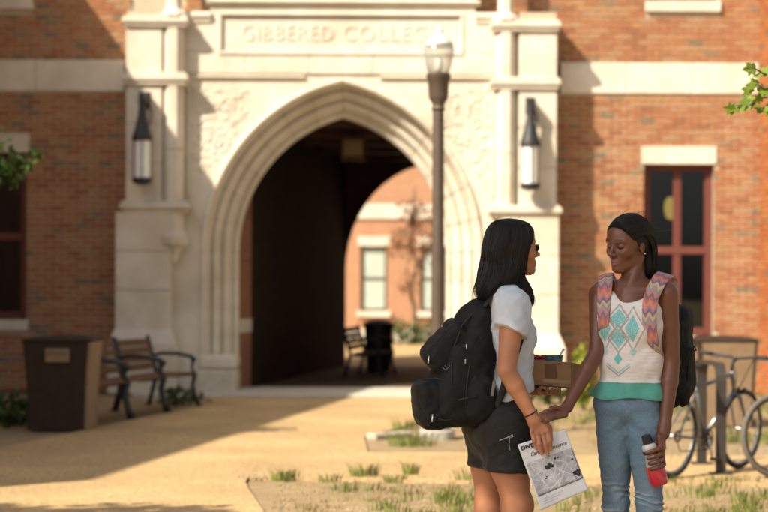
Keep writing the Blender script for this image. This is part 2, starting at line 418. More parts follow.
# ---------------- stone portal
def arch_z(x, o=0.0):
    """height of the pointed arch curve offset outward by o, at distance x from its centre line"""
    x = abs(x); c = HW - AR                          # arc for the +x side is centred at x = c
    rr = AR + o
    if x > HW + o: return 0
    return SP + math.sqrt(max(rr * rr - (x - c) ** 2, 0))
def arch_pt(t, o):
    """t in -1..1 runs up the left jamb and arc to the apex, then down the right; |t|: 1 ground, .45 springing, 0 apex"""
    s = -1 if t < 0 else 1; a = abs(t); c = HW - AR; rr = AR + o
    if a > .45: return (AX + s * (HW + o), SP * (1 - a) / .55)
    am = math.acos(max(-1, min(1, -c / rr)))       # angle at which the arc reaches the centre line
    q = am * (1 - a / .45)
    return (AX + s * (c + rr * math.cos(q)), SP + rr * math.sin(q))
XS0, XS1 = XPX(180, YC), XPX(500, YC)
OUT = .455
panel = MB()
N = 60
xs = [AX - (HW + OUT - .05) + 2 * (HW + OUT - .05) * i / N for i in range(N + 1)]
ztp = 5.0
for i in range(N):
    a, bx = xs[i], xs[i + 1]
    za, zb = arch_z(a - AX, OUT - .05), arch_z(bx - AX, OUT - .05)
    if i == 0: za = SP
    if i == N - 1: zb = SP
    vs = [(a, YC, za), (bx, YC, zb), (bx, YC, ztp), (a, YC, ztp)]; panel.add(vs, [(0, 1, 2, 3)])
panel.box(XS0 - .6, xs[0], YC, YW + .2, 0, ztp); panel.box(xs[-1], XS1 + .6, YC, YW + .2, 0, ztp)
xc0, xc1 = XPX(210, YC), XPX(474, YC)
ip = (XPX(221, YC), XPX(459, YC), ZPX(52, YC), ZPX(16.5, YC))
portal = panel.build('portal', stone, bld)
# ashlar above the string course around the sunk name panel
zs0 = ZPX(76, YC)
for x0, x1, z0, z1 in [(XS0, ip[0], ip[2], 5.0), (ip[1], XS1, ip[2], 5.0)]:
    MB().box(x0 + .002, x1 - .002, YC - .03, YC - .001, z0, z1, .006).build('stone_block', stone, portal)
for k in range(5):
    a = XS0 + (XS1 - XS0) * k / 5; MB().box(a + .002, XS0 + (XS1 - XS0) * (k + 1) / 5 - .002, YC - .03, YC - .001, zs0 + .02, ip[2] - .004, .006).build('stone_block', stone, portal)
MB().box(xc0, xc1, YC - .03, YW + .3, 5.002, 6.3).build('upper_block', stone, portal)       # raised centre, with the sunk panel below it
MB().box(ip[0] - .0, ip[1] + .0, YC - .03, YC - .001, ip[3], 5.0).build('stone_block', stone, portal)
fr = MB(); t = .05
fr.box(ip[0] - t, ip[1] + t, YC - .05, YC - .0, ip[3] - .0, ip[3] + t, .015).box(ip[0] - t, ip[1] + t, YC - .05, YC - .0, ip[2] - t, ip[2], .015)
fr.box(ip[0] - t, ip[0], YC - .05, YC - .0, ip[2] + .001, ip[3] - .001, .015).box(ip[1], ip[1] + t, YC - .05, YC - .0, ip[2] + .001, ip[3] - .001, .015)
fr.build('panel_frame', stone, portal)
zc = (ip[2] + ip[3]) / 2
for txt, xa, xb in (('GIBBERED', 241, 332), ('COLLEGE', 342, 438)):
    me = text_mesh(txt, .30, .005, spacing=1.12)
    me.transform(Matrix.Rotation(R(90), 4, 'X')); w = max(v.co.x for v in me.vertices) - min(v.co.x for v in me.vertices)
    x0 = XPX(xa, YC); x1 = XPX(xb, YC)
    me.transform(Matrix.Diagonal(((x1 - x0) / w, 1, 1, 1))); me.transform(Matrix.Translation(((x0 + x1) / 2, YC - .008 - YW, zc)))
    link('lettering', me, stone, portal)
# mouldings across the portal
def mould(x0, x1, zt, h, y, d, name='moulding', par=None):
    mb = MB(); prof = [(0, 0), (-d * .35, .0), (-d * .5, h * .25), (-d, h * .55), (-d, h * .8), (-d * .7, h), (0, h)]
    n = len(prof)
    vs = [(x, y + p[0], zt - h + p[1]) for x in (x0, x1) for p in prof]
    fs = [(i, i + n, (i + 1) % n + n, (i + 1) % n) for i in range(n)] + [tuple(range(n)), tuple(range(n, 2 * n))[::-1]]
    mb.add(vs, fs); return mb.build(name, stone, par or portal)
mould(xc0 - .06, xc1 + .06, ZPX(1, YC), .07, YC - .03, .07)
mould(XS0 + .02, xc0 - .0, 5.02, .14, YC - .031, .06); mould(xc1, XS1 - .02, 5.02, .14, YC - .031, .06)
# string course with the hood rising over the arch
za_ = ZPX(79, YC)
mould(XS0 + .05, AX - .50, za_ + .04, .06, YC - .001, .045); mould(AX + .50, XS1 - .05, za_ + .04, .06, YC - .001, .045)
# spandrel carving: leaves in a shallow frame
for sg in (-1, 1):
    xa = XS0 + .10 if sg < 0 else XS1 - .10
    cv = MB()
    for k in range(150):
        x = xa - sg * random.uniform(0, .75); z = random.uniform(2.9, za_ - .10)
        if arch_z(x - AX, OUT + .08) > z: continue
        q = random.uniform(0, 6.28); Mr = Matrix.Rotation(q, 3, 'Y') @ Matrix.Rotation(random.uniform(-.4, .4), 3, 'X')
        cv.ball((x, YC, z), (.062, .010, .026), 6, 4, Mr)
    cv.build('carved_leaves', stone, portal, True)
    f2 = MB()
    x1 = xa - sg * .02
    f2.box(min(x1, x1 + sg * .04), max(x1, x1 + sg * .04), YC - .03, YC, 2.6, za_ - .05, .008); f2.build('panel_bead', stone, portal)
# moulded arch: voussoirs, each a stone of its own. profile = (offset from opening, y)
prof = [(0.0, 23.05), (0.0, 22.90), (.035, 22.86), (.055, 22.88), (.07, 22.90), (.10, 22.86), (.115, 22.78), (.15, 22.735), (.19, 22.74), (.205, 22.78), (.22, 22.74), (.235, 22.66),
        (.275, 22.60), (.315, 22.60), (.335, 22.64), (.35, 22.57), (.365, 22.50), (.40, YC - .05), (.43, YC - .06), (.455, YC - .035), (.46, YC + .06)]
edges = [-1 + .55 * i / 5 for i in range(5)] + [-.45 + .45 * i / 7 for i in range(8)]
edges = edges + [-e for e in edges[::-1][1:]]
arch = MB()
pr2 = [(o + .006 if k < 17 else o - .01, y + .012) for k, (o, y) in enumerate(prof)]
ts = [-1 + 2 * i / 120 for i in range(121)]
def sweep(mb, ts, prof, close=True):
    n = len(prof); vs = []
    for t in ts:
        for o, y in prof:
            x, z = arch_pt(t, o); vs.append((x, y, z))
    fs = [(i * n + j, i * n + j + 1, (i + 1) * n + j + 1, (i + 1) * n + j) for i in range(len(ts) - 1) for j in range(n - 1)]
    fs = [f[::-1] for f in fs]
    if close: fs += [tuple(range(n)), tuple((len(ts) - 1) * n + j for j in range(n))[::-1]]
    mb.add(vs, fs)
sweep(arch, ts, pr2, False)
archo = arch.build('arch_moulding', mat('lime mortar', (.50, .44, .34), (.56, .50, .40), 20, .95), bld)
for a, bb in zip(edges[:-1], edges[1:]):
    g = .0012; tt = [a + g + (bb - a - 2 * g) * i / 8 for i in range(9)]
    mb = MB(); sweep(mb, tt, prof); mb.build('voussoir', stone, archo)
for sg in (-1, 1):                                   # rough base stones of the jambs
    x0, x1 = sorted((AX + sg * (HW - .02), AX + sg * (HW + OUT + .05)))
    mb = MB().box(x0, x1, YC - .10, 23.04, 0, .30, .03); mb.build('base_stone', stone_rough, archo)
    mb = MB().box(x0 + .02, x1 - .0, YC - .075, 23.02, .30, .50, .05); mb.build('base_stone', stone, archo)
# pilasters: stacked blocks, mouldings, octagonal shaft with pendant
def pilaster(sg, xb0, xb1, xs, xl0, xl1, dy=0):
    """px columns: body xb0..xb1, shaft centre xs, lower body xl0..xl1; dy: px shift of the mouldings"""
    X = lambda q: XPX(q, YP)
    Z = lambda q: ZPX(q + dy, YP)
    root = MB().box(min(X(xb0), X(xb1)) + .01, max(X(xb0), X(xb1)) - .01, YP + .012, YW + .1, 0, 5.0).build('pilaster', mortar, bld)
    x0, x1 = sorted((X(xb0), X(xb1)))
    def blocks(z0, z1, n, x0, x1, y):
        for i in range(n):
            h = (z1 - z0) / n
            MB().box(x0, x1, y, YW + .1, z0 + i * h + .003, z0 + (i + 1) * h - .003, .008).build('stone_block', stone, root)
    blocks(Z(75), Z(28), 1, x0, x1, YP); blocks(Z(203), Z(85), 3, x0, x1, YP)
    l0, l1 = sorted((X(xl0), X(xl1)))
    blocks(Z(331), Z(213), 3, l0, l1, YP - .04)
    sx = X(xs); r = .15; ysh = YP + .10
    def ring_block(z0, z1, e, name='moulding'):
        a, b2 = min(x0, sx - r), max(x1, sx + r)
        mb = MB(); h = z1 - z0
        for k, (f0, f1, ee) in enumerate(((0, .35, e * .45), (.35, .8, e), (.8, 1.0, e * .6))):
            mb.box(a - ee, b2 + ee, YP - .02 - ee, YW + .1, z0 + h * f0, z0 + h * f1 - .0005, .01)
        return mb.build(name, stone, root)
    ring_block(Z(28), Z(17), .05); ring_block(Z(86), Z(74), .05); ring_block(Z(214), Z(202), .07)
    # cap stone and the slim shaft that goes on up
    for z0, z1 in ((Z(75), Z(28)), (Z(203), Z(150)), (Z(150), Z(85))):
        MB().lathe([(r * .92, z0 + .004), (r * .92, z1 - .004)], (sx, ysh, 0), 8, R(22.5)).build('shaft_stone', stone, root)
    MB().lathe([(r * 1.25, Z(17)), (r * 1.2, Z(14)), (r * .8, Z(10)), (r * .72, Z(6)), (r * .72, 6.2)], (sx, ysh, 0), 8, R(22.5)).build('upper_shaft', stone, root)
    MB().lathe([(.0, Z(266)), (.05, Z(262)), (.08, Z(254)), (.12, Z(249)), (r * 1.3, Z(245)), (r * 1.35, Z(238)), (r * 1.1, Z(234)), (r * .92, Z(230)), (r * .92, Z(213))], (sx, ysh, 0), 12).build('pendant', stone, root)
    # splayed base
    d = .085
    zb0, zb1 = Z(346), Z(330)
    mb = MB().add([(l0 - d, YP - .04 - d, zb0), (l1 + d, YP - .04 - d, zb0), (l1 + d, YW + .1, zb0), (l0 - d, YW + .1, zb0),
                   (l0, YP - .04, zb1), (l1, YP - .04, zb1), (l1, YW + .1, zb1), (l0, YW + .1, zb1)], BOXF)
    mb.build('splayed_base', stone, root)
    blocks(0, zb0, 1, l0 - d, l1 + d, YP - .04 - d)
    return root
pilaster(-1, 125, 161, 172, 115.5, 170); pilaster(1, 556, 518, 505, 558.5, 503, 3)
# ---------------- passage through the building
YB = 30.7
FX0, FX1, FZ, FS = -0.70, 2.75, 3.72, 1.75           # far opening
pas = MB()
# left wall, slightly turned, right wall, ceiling
def vwall(mb, a, b, z0, z1, th):
    a, b = Vector(a), Vector(b); d = (b - a).normalized(); nn = Vector((-d.y, d.x)) * th
    mb.prism([a, b, b + nn, a + nn] if th > 0 else [a + nn, b + nn, b, a], z0, z1)
dl_ = (Vector((FX0, YB)) - Vector((-1.955, 23.06))) ; e1_ = Vector((-1.955, 23.06)) + dl_ * .085
dk = MB(); vwall(dk, tuple(e1_ + Vector((-.05, 0))), (FX0, YB), 0, 4.3, .35); dk.build('shaded_wall', mat('shade dark passage wall', (.022, .015, .012), (.042, .028, .021), 5, .9, spec=.06), bld)  # gloom of the deep passage put into a near-black wall colour
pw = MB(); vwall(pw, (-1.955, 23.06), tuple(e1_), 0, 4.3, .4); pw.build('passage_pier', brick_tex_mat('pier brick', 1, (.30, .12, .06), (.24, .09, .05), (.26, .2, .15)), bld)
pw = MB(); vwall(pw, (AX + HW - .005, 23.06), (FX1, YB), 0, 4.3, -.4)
passo = pw.build('passage_wall', brick_tex_mat('passage brick', 1, (.10, .04, .025), (.07, .03, .02), (.09, .07, .05)), bld)  # brick colour lowered to stand for the shade in the passage
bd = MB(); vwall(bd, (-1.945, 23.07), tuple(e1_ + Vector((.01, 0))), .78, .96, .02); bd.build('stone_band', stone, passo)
MB().box(-4, 5, 23.06, YB + .3, 3.95, 4.3).build('passage_ceiling', brown_wood, bld)
for k in range(5):
    y = 24.2 + k * 1.5; MB().box(-3, 4, y, y + .22, 3.70, 3.949, .01).build('ceiling_beam', brown_wood, bld)
fw = MB(); xm = (FX0 + FX1) / 2; hw = (FX1 - FX0) / 2
N = 24
for i in range(N):
    q0, q1 = math.pi * (1 - i / N), math.pi * (1 - (i + 1) / N)
    x0, x1 = xm + hw * math.cos(q0), xm + hw * math.cos(q1); z0, z1 = FS + (FZ - FS) * math.sin(q0), FS + (FZ - FS) * math.sin(q1)
    for y, fl in ((YB, 1), (YB + .4, 0)):
        f = (0, 1, 2, 3) if fl else (3, 2, 1, 0); fw.add([(x0, y, z0), (x1, y, z1), (x1, y, 4.3), (x0, y, 4.3)], [f])
    fw.add([(x0, YB, z0), (x1, YB, z1), (x1, YB + .4, z1), (x0, YB + .4, z0)], [(3, 2, 1, 0)])
fw.box(-5.7, FX0, YB, YB + .4, 0, 4.3).box(FX1, 9, YB, YB + .4, 0, 4.3).box(-5.7, 9, YB, YB + .4, 4.3, ZTOP)
fw.build('courtyard_wall', brick_tex_mat('courtyard brick', 0, (.09, .04, .025), (.07, .03, .02), (.08, .06, .045)), bld)  # brick darkened in colour too, for the shade at the passage end
MB().box(-5.9, 9.2, YW - .25, YB + .6, ZTOP, ZTOP + .25).build('roof', mat('slate', (.07, .07, .075), (.1, .1, .11), 5, .8), bld)
MB().box(-5.75, -5.45, YW + .3, YB, 0, ZTOP).box(8.7, 9.0, YW + .3, YB, 0, ZTOP).build('end_wall', brick_tex_mat('end brick', 1), bld)
# pale paving slab under the arch
struct(MB().box(-3.2, 1.9, 21.55, 23.3, -.05, .035, .01).build('threshold', mat('pale concrete', (.46, .42, .35), (.55, .51, .43), 4, .9, .3, 150)))
# hanging lantern in the passage
yq = 25.0; lc = P(353, 149, yq)
hl_ = thing('passage_lantern', 'boxy brown lantern hanging under the passage ceiling', 'lantern', (lc.x, yq, lc.z - .17))
MB().box(lc.x - .15, lc.x + .15, yq - .15, yq + .15, lc.z - .13, lc.z + .13, .01).build('lamp_glass', mat('tea glass', (.24, .16, .085), (.28, .19, .11), 5, .4), hl_)
f = MB()
for sx in (-1, 1):
    for sy in (-1, 1): f.box(lc.x + sx * .155 - .015, lc.x + sx * .155 + .015, yq + sy * .155 - .015, yq + sy * .155 + .015, lc.z - .16, lc.z + .16)
f.box(lc.x - .18, lc.x + .18, yq - .18, yq + .18, lc.z + .145, lc.z + .17).box(lc.x - .18, lc.x + .18, yq - .18, yq + .18, lc.z - .17, lc.z - .145)
f.build('frame', brown_wood, hl_)
MB().tube([(lc.x, yq, lc.z + .17), (lc.x, yq, 3.95)], .015, 6).build('rod', iron, hl_)
# wall lanterns on the pilasters
frost = mat('frosted white glass', (.80, .80, .76), (.86, .86, .82), 6, .35, spec=.5)
def wall_lantern(px, py0, label):
    y = YP - .20; c = P(px, py0, y); s = y / FPX
    z = lambda q: c.z - (q - py0) * s
    t = thing('wall_lantern', label, 'lantern', (c.x, YP, z(py0 + 92)), 'lanterns flanking the archway')
    q = py0
    MB().lathe([(.105, z(q + 88)), (.105, z(q + 49))], (c.x, y, 0), 16).build('glass', frost, t, True, 30)
    MB().lathe([(.05, z(q + 94)), (.12, z(q + 92)), (.13, z(q + 90)), (.13, z(q + 87)), (.108, z(q + 86.9))], (c.x, y, 0), 16).build('base_ring', iron, t, True, 30)
    MB().lathe([(.11, z(q + 50)), (.135, z(q + 49.5)), (.135, z(q + 46)), (.115, z(q + 42)), (.085, z(q + 34)), (.058, z(q + 24)), (.045, z(q + 16)), (.045, z(q + 9)), (.0, z(q + 8))], (c.x, y, 0), 16).build('hood', iron, t, True, 30)
    for k in range(4):
        a = math.pi / 2 * k + .12; MB().box(c.x + .110 * math.cos(a) - .006, c.x + .110 * math.cos(a) + .006, y + .110 * math.sin(a) - .006, y + .110 * math.sin(a) + .006, z(q + 88), z(q + 49)).build('bar', iron, t)
    mb = MB().box(c.x - .05, c.x + .075, YP - .02, YP - .001, z(q + 16), z(q - 1), .006); mb.box(c.x - .045, c.x + .06, y - .03, YP - .021, z(q + 13), z(q + 1), .008)
    mb.build('wall_plate', iron, t)
    MB().tube([(c.x + .01, YP - .03, z(q + 6)), (c.x + .005, y + .03, z(q + 5)), (c.x, y, z(q + 7)), (c.x, y, z(q + 10))], .02, 8).build('bracket', iron, t, True)
    MB().tube([(c.x + .06, YP - .005, z(q + 12)), (c.x + .10, YP - .08, z(q + 18)), (c.x + .09, YP - .1, z(q + 30)), (c.x + .06, y + .03, z(q + 38))], .010, 6).build('scroll', iron, t, True)
wall_lantern(141.5, 92, 'black iron lantern with white glass on the left pilaster of the arch')
wall_lantern(529.5, 96, 'black iron lantern with white glass on the right pilaster of the arch')
# ---------------- wing left of the view (its roof line throws the shade on the wall and path)
wing = thing('brick_wing', 'brick wing of the college left of the courtyard, casting the long shade', 'building', (-12, 14, 0))
def back(p, h): return Vector(p) - SUN * (h / -SUN.z)
HWG = 7.0
c0 = back((*G(94, 481).xy, 0), HWG); c1 = back((-.24, 22.5, 0), HWG)
d = (c1 - c0).normalized(); c1 = c0 + d * ((YW - c0.y) / d.y)
MB().prism([(c0.x - 7, c0.y), (c0.x, c0.y), (c1.x, c1.y), (c1.x - 7, c1.y)], 0, HWG - .2).build('wall', brick_tex_mat('wing brick', 1), wing)
MB().prism([(c0.x - 7.2, c0.y - .0), (c0.x, c0.y), (c1.x, c1.y), (c1.x - 7.2, c1.y)], HWG - .199, HWG).build('roof', MATS['slate'], wing)
# ================================================================== GROUND
dirt = mat('dry soil', (.29, .21, .12), (.39, .295, .175), 7, .95, .9, 55, c3=(.27, .20, .11), scale3=1.1, bdist=.02, spec=.15)
def path_mat():
    m, n, l, b = nt('exposed aggregate'); tc = n.new('ShaderNodeTexCoord')
    v = n.new('ShaderNodeTexVoronoi'); v.inputs['Scale'].default_value = 55; l.new(tc.outputs['Object'], v.inputs['Vector'])
    rp = n.new('ShaderNodeValToRGB'); e = rp.color_ramp.elements
    e[0].color = (.36, .235, .105, 1); e[1].color = (.56, .405, .22, 1); sp = n.new('ShaderNodeSeparateXYZ'); l.new(v.outputs['Color'], sp.inputs[0]); l.new(sp.outputs[0], rp.inputs['Fac'])
    nz = n.new('ShaderNodeTexNoise'); nz.inputs['Scale'].default_value = .9; nz.inputs['Detail'].default_value = 6; l.new(tc.outputs['Object'], nz.inputs['Vector'])
    mr = n.new('ShaderNodeMapRange'); mr.inputs['From Min'].default_value = .3; mr.inputs['From Max'].default_value = .7; mr.inputs['To Min'].default_value = .80; mr.inputs['To Max'].default_value = 1.12
    l.new(nz.outputs['Fac'], mr.inputs['Value']); mx = n.new('ShaderNodeVectorMath'); mx.operation = 'SCALE'
    l.new(rp.outputs[0], mx.inputs[0]); l.new(mr.outputs[0], mx.inputs['Scale']); l.new(mx.outputs[0], b.inputs['Base Color'])
    b.inputs['Roughness'].default_value = .92; b.inputs['Specular IOR Level'].default_value = .2
    bp = n.new('ShaderNodeBump'); bp.inputs['Distance'].default_value = .006; bp.inputs['Strength'].default_value = .5; bp.invert = True
    l.new(v.outputs['Distance'], bp.inputs['Height']); l.new(bp.outputs[0], b.inputs['Normal']); return m
pathm = path_mat()
struct(MB().add([(-400, -400, -.02), (400, -400, -.02), (400, 400, -.02), (-400, 400, -.02)], [(0, 1, 2, 3)]).build('ground', dirt))
# walk: slabs of exposed aggregate, top 30 mm above the soil at its edges
def slab(name, pts, z=.0, m=pathm):
    mb = MB().prism([(p[0], p[1]) for p in pts], -.06, z); return struct(mb.build(name, m))
g = lambda *q: [tuple(G(a, b).xy) for a, b in q]
J = .012
# the courtyard walk, split by expansion joints
xe = lambda y: -3.05 + (y - 15.2) * .19               # its left edge, beside the benches
front = 9.9
bed = g((249, 478), (246, 482), (250, 490), (257, 500), (266, 513), (272, 530))    # rounded corner of the front bed
ybed = bed[0][1]
yj = 14.1
lampL = G(368, 436)
slab('path', [(xe(yj), yj + J / 2), (lampL.x + .02, yj + J / 2), (lampL.x - .03, 15.55), (lampL.x + .25, 16.5), (.55, 18.2), (.95, 21.55), (-2.25, 21.55), (xe(20.5), 20.5)][:8])
slab('path', [(-7, ybed + 1.0), (bed[0][0], ybed + 1.0), (1.3, ybed + .95), (5.5, ybed + 1.0), (12, ybed + 1.05), (12, 14.0), (5.5, 13.9), (1.6, 13.9), (.55, 14.1), (lampL.x + .02, yj - J / 2), (xe(yj), yj - J / 2), (-3.4, 13.4), (-7, 12.9)])
slab('path', [(-7, 4), (bed[-1][0] + .3, 4), *bed[::-1][:0], bed[5], bed[4], bed[3], bed[2], bed[1], bed[0], (bed[0][0], ybed + 1.0 - J), (-7, ybed + 1.0 - J)])
# strip in front of the bed edge (between bed and cross walk)
slab('path', [(bed[0][0] + .002, ybed), (1.3, ybed - .25), (5.5, ybed - .3), (12, ybed - .3), (12, ybed + 1.05 - J), (5.5, ybed + 1.0 - J), (1.3, ybed + .95 - J), (bed[0][0] + .002, ybed + 1.0 - J)])
# concrete kerb stones at the tip of the lamp bed
kerbm = mat('kerb concrete', (.38, .33, .25), (.47, .41, .32), 8, .9, .3, 120)
a, b2 = G(371, 438), G(409, 435)
kb = MB(); dd = (b2 - a).normalized(); rot = Matrix.Rotation(math.atan2(dd.y, dd.x), 3, 'Z')
kb.obox((a + b2) / 2 + Vector((0, 0, .005)), ((b2 - a).length, .14, .07), rot, .015)
struct(kb.build('kerb', kerbm))
struct(MB().add([(-14, YB + .1, -.004), (16, YB + .1, -.004), (16, 50, -.004), (-14, 50, -.004)], [(0, 1, 2, 3)]).build('courtyard_paving', pathm))
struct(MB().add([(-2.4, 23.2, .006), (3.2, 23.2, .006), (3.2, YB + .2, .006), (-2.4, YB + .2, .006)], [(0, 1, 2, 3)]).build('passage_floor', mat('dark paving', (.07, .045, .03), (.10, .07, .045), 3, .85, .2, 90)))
# ================================================================== STREET FURNITURE
bench_iron = mat('bench iron', (.015, .015, .017), (.025, .025, .028), 30, .45, .1, 100)
bench_wood = mat('bench wood', (.10, .052, .023), (.15, .08, .036), 14, .75, .3, 60)
bin_dark = mat('bin dark brown', (.032, .021, .015), (.045, .030, .022), 10, .75, .2, 80, spec=.15)
bin_tan = mat('bin tan', (.20, .13, .075), (.25, .17, .10), 8, .6, .2, 80)
bronze = mat('bronze paint', (.075, .055, .04), (.10, .075, .055), 8, .5, .1, 60)

# ---------------- park bench, local: seat runs along +y (0..L), sitter faces +x
def make_bench(L, label):
    t = thing('park_bench', label, 'bench', (0, 0, 0), 'benches beside the archway')
    for k in range(4):                                # seat slats
        x = .04 + k * .115; MB().box(x, x + .10, .03, L - .03, .425 + .008 * (k == 3) , .455 + .004 * (k == 3), .008).build('seat_slat', bench_wood, t)
    for k in range(4):                                # back slats, leaning
        z = .54 + k * .105; x = -.01 - (z - .45) * .22
        MB().obox((x, L / 2, z), (.028, L - .06, .092), Matrix.Rotation(R(-12.5), 3, 'Y'), .008).build('back_slat', bench_wood, t)
    for y in (.0, L):
        fr = MB()
        fr.tube([(-.10, y, .0), (-.05, y, .2), (.0, y, .42), (-.02, y, .5), (-.11, y, .90), (-.125, y, .94)], [.028, .026, .03, .03, .026, .02], 8)
        fr.tube([(.0, y, .41), (.2, y, .40), (.46, y, .43)], .024, 8)
        fr.tube([(.52, y, .0), (.475, y, .14), (.44, y, .28), (.47, y, .43)], [.03, .024, .024, .028], 8)
        fo = fr.build('side_frame', bench_iron, t, True)
        MB().tube([(-.07, y, .66), (.05, y, .70), (.25, y, .70), (.42, y, .66), (.475, y, .62), (.455, y, .585), (.42, y, .60)], [.02, .024, .026, .026, .022, .018, .014], 8).build('armrest', bench_iron, fo, True)
        MB().tube([(.47, y, .43), (.43, y, .50), (.44, y, .58), (.42, y, .66)], .018, 8).build('arm_support', bench_iron, fo, True)
        for xx in (-.10, .52): MB().box(xx - .04, xx + .04, y - .03, y + .03, 0, .02, .005).build('foot', bench_iron, fo)
    return t
p0 = G(94, 427); p1 = G(200, 406); ang = -math.atan2(p1.x - p0.x, p1.y - p0.y)
for k, lab in enumerate(('wooden slat bench with black iron ends half hidden by the rubbish bin', 'middle one of the three wooden slat benches left of the arch', 'wooden slat bench with black iron ends nearest the arch')):
    L = (p1 - p0).length * .318
    bn = make_bench(L, lab); q = p0.lerp(p1, k * .34); bn.location = (q.x - .50, q.y, 0.0); bn.rotation_euler.z = ang; bn.scale = (1, 1, .87)
# ---------------- rubbish bins: flared, tan side panels, dark fronts, flat lid
def make_bin(c, label, w=.56, h=.84, rz=0.0):
    t = thing('rubbish_bin', label, 'bin', (0, 0, 0), 'rubbish bins')
    def prof(z): q = z / h; return w / 2 * (.88 + .13 * q ** 2.2)
    zs = [0, .05, .2, .4, .6, .75, h]
    for k in range(4):                                # four curved sides
        mb = MB(); vs = []; M_ = Matrix.Rotation(math.pi / 2 * k, 3, 'Z')
        for z in zs:
            r = prof(z)
            for u in (-1, 1): vs.append(M_ @ Vector((u * (r - .02), -r, z)))
            for u in (1, -1): vs.append(M_ @ Vector((u * (r - .035), -r + .03, z)))
        n = 4; fs = [(i * n + j, i * n + (j + 1) % n, (i + 1) * n + (j + 1) % n, (i + 1) * n + j) for i in range(len(zs) - 1) for j in range(n)] + [(3, 2, 1, 0), tuple(len(vs) - 4 + i for i in range(4))]
        mb.add(vs, fs); so_ = mb.build('side_panel', bin_dark if k % 2 == 0 else bin_tan, t)
        if k % 2 == 0:
            r = prof(.72)
            mb = MB().obox(M_ @ Vector((.0, -r - .004, .715)), (.23, .02, .13), M_, .01); mb.build('opening', bin_tan, so_)
            mb = MB().obox(M_ @ Vector((.0, -r - .012, .745)), (.20, .02, .045), M_, .006); mb.build('flap', mat('flap brown', (.16, .10, .06), (.2, .13, .08), 8, .6), so_)
    for sx in (-1, 1):
        for sy in (-1, 1):
            MB().tube([(sx * (prof(z) - .012), sy * (prof(z) - .012), z) for z in zs], .02, 6).build('corner_post', bin_tan if sx > 0 else bin_dark, t)
    r = prof(h)
    MB().lathe([(r * 1.02 * 1.38, h), (r * 1.07 * 1.38, h + .012), (r * 1.05 * 1.38, h + .03), (r * .8 * 1.38, h + .05), (.05, h + .065)], (0, 0, 0), 4, R(45)).build('lid', bin_dark, t)
    t.location = (c[0], c[1], 0); t.rotation_euler.z = rz
    return t
gb = G(58, 432); make_bin((gb.x, gb.y + .29), 'dark brown flared rubbish bin with tan corner beside the benches', w=.64, rz=R(0))
gb = G(723, 427); gb = P(723, 300, 17.3); b_ = make_bin((gb.x, 17.3), 'tan rubbish bin standing behind the bicycles', rz=R(90), w=.58)
# ---------------- lamp post
lp = G(437.5, 437); LY = lp.y
def zl(py): return CAMH - (py - HY) * LY / FPX
lt = thing('lamp_post', 'tall bronze lamp post with clear acorn globe beside the path', 'lamp post', (lp.x, lp.y, 0))
MB().lathe([(.165, -.05), (.165, .06), (.15, .075), (0.0, .075)], lp, 16).build('footing', mat('footing concrete', (.36, .34, .30), (.45, .42, .37), 8, .9, .3, 90), lt, True, 30)
MB().lathe([(.125, .075), (.125, .16), (.105, .2), (.095, .42), (.085, .46), (.066, .5)], lp, 16).build('base', bronze, lt, True, 40)
MB().lathe([(.062, .5), (.058, 1.5), (.052, zl(112)), (.052, zl(109))], lp, 16).build('shaft', bronze, lt, True, 40)
MB().lathe([(.062, zl(110)), (.066, zl(108.5)), (.055, zl(107)), (.055, zl(104)), (.085, zl(99)), (.092, zl(96)), (.098, zl(80)), (.112, zl(78)), (.112, zl(74)), (.09, zl(73))], lp, 18).build('collar', bronze, lt, True, 40)
m, n, l, b = nt('clear globe'); tr = n.new('ShaderNodeBsdfTransparent'); tr.inputs['Color'].default_value = (.93, .94, .92, 1)
gl = n.new('ShaderNodeBsdfGlossy'); gl.inputs['Roughness'].default_value = .12; df = n.new('ShaderNodeBsdfDiffuse'); df.inputs['Color'].default_value = (.62, .64, .62, 1)
lw = n.new('ShaderNodeLayerWeight'); lw.inputs['Blend'].default_value = .35; mx = n.new('ShaderNodeMixShader'); mx2 = n.new('ShaderNodeMixShader'); mx2.inputs[0].default_value = .55
l.new(gl.outputs[0], mx2.inputs[1]); l.new(df.outputs[0], mx2.inputs[2]); ma = n.new('ShaderNodeMath'); ma.operation = 'MULTIPLY_ADD'; ma.inputs[1].default_value = .7; ma.inputs[2].default_value = .22
l.new(lw.outputs['Facing'], ma.inputs[0]); l.new(ma.outputs[0], mx.inputs[0]); l.new(tr.outputs[0], mx.inputs[1]); l.new(mx2.outputs[0], mx.inputs[2]); l.new(mx.outputs[0], n['Material Output'].inputs[0])
globe_m = m
MB().lathe([(.095, zl(74)), (.125, zl(62)), (.145, zl(50)), (.135, zl(46))], lp, 18).build('globe', globe_m, lt, True)
MB().lathe([(.138, zl(46.2)), (.13, zl(43)), (.09, zl(38)), (.06, zl(35)), (.04, zl(33)), (.045, zl(31)), (.03, zl(28)), (.0, zl(26))], lp, 18).build('globe_cap', mat('milky glass', (.62, .63, .60), (.72, .73, .70), 6, .25), lt, True)
MB().lathe([(.03, zl(73.5)), (.034, zl(68)), (.036, zl(60)), (.0, zl(56))], lp, 10).build('bulb', mat('bulb white', (.8, .8, .76), rough=.3), lt, True)
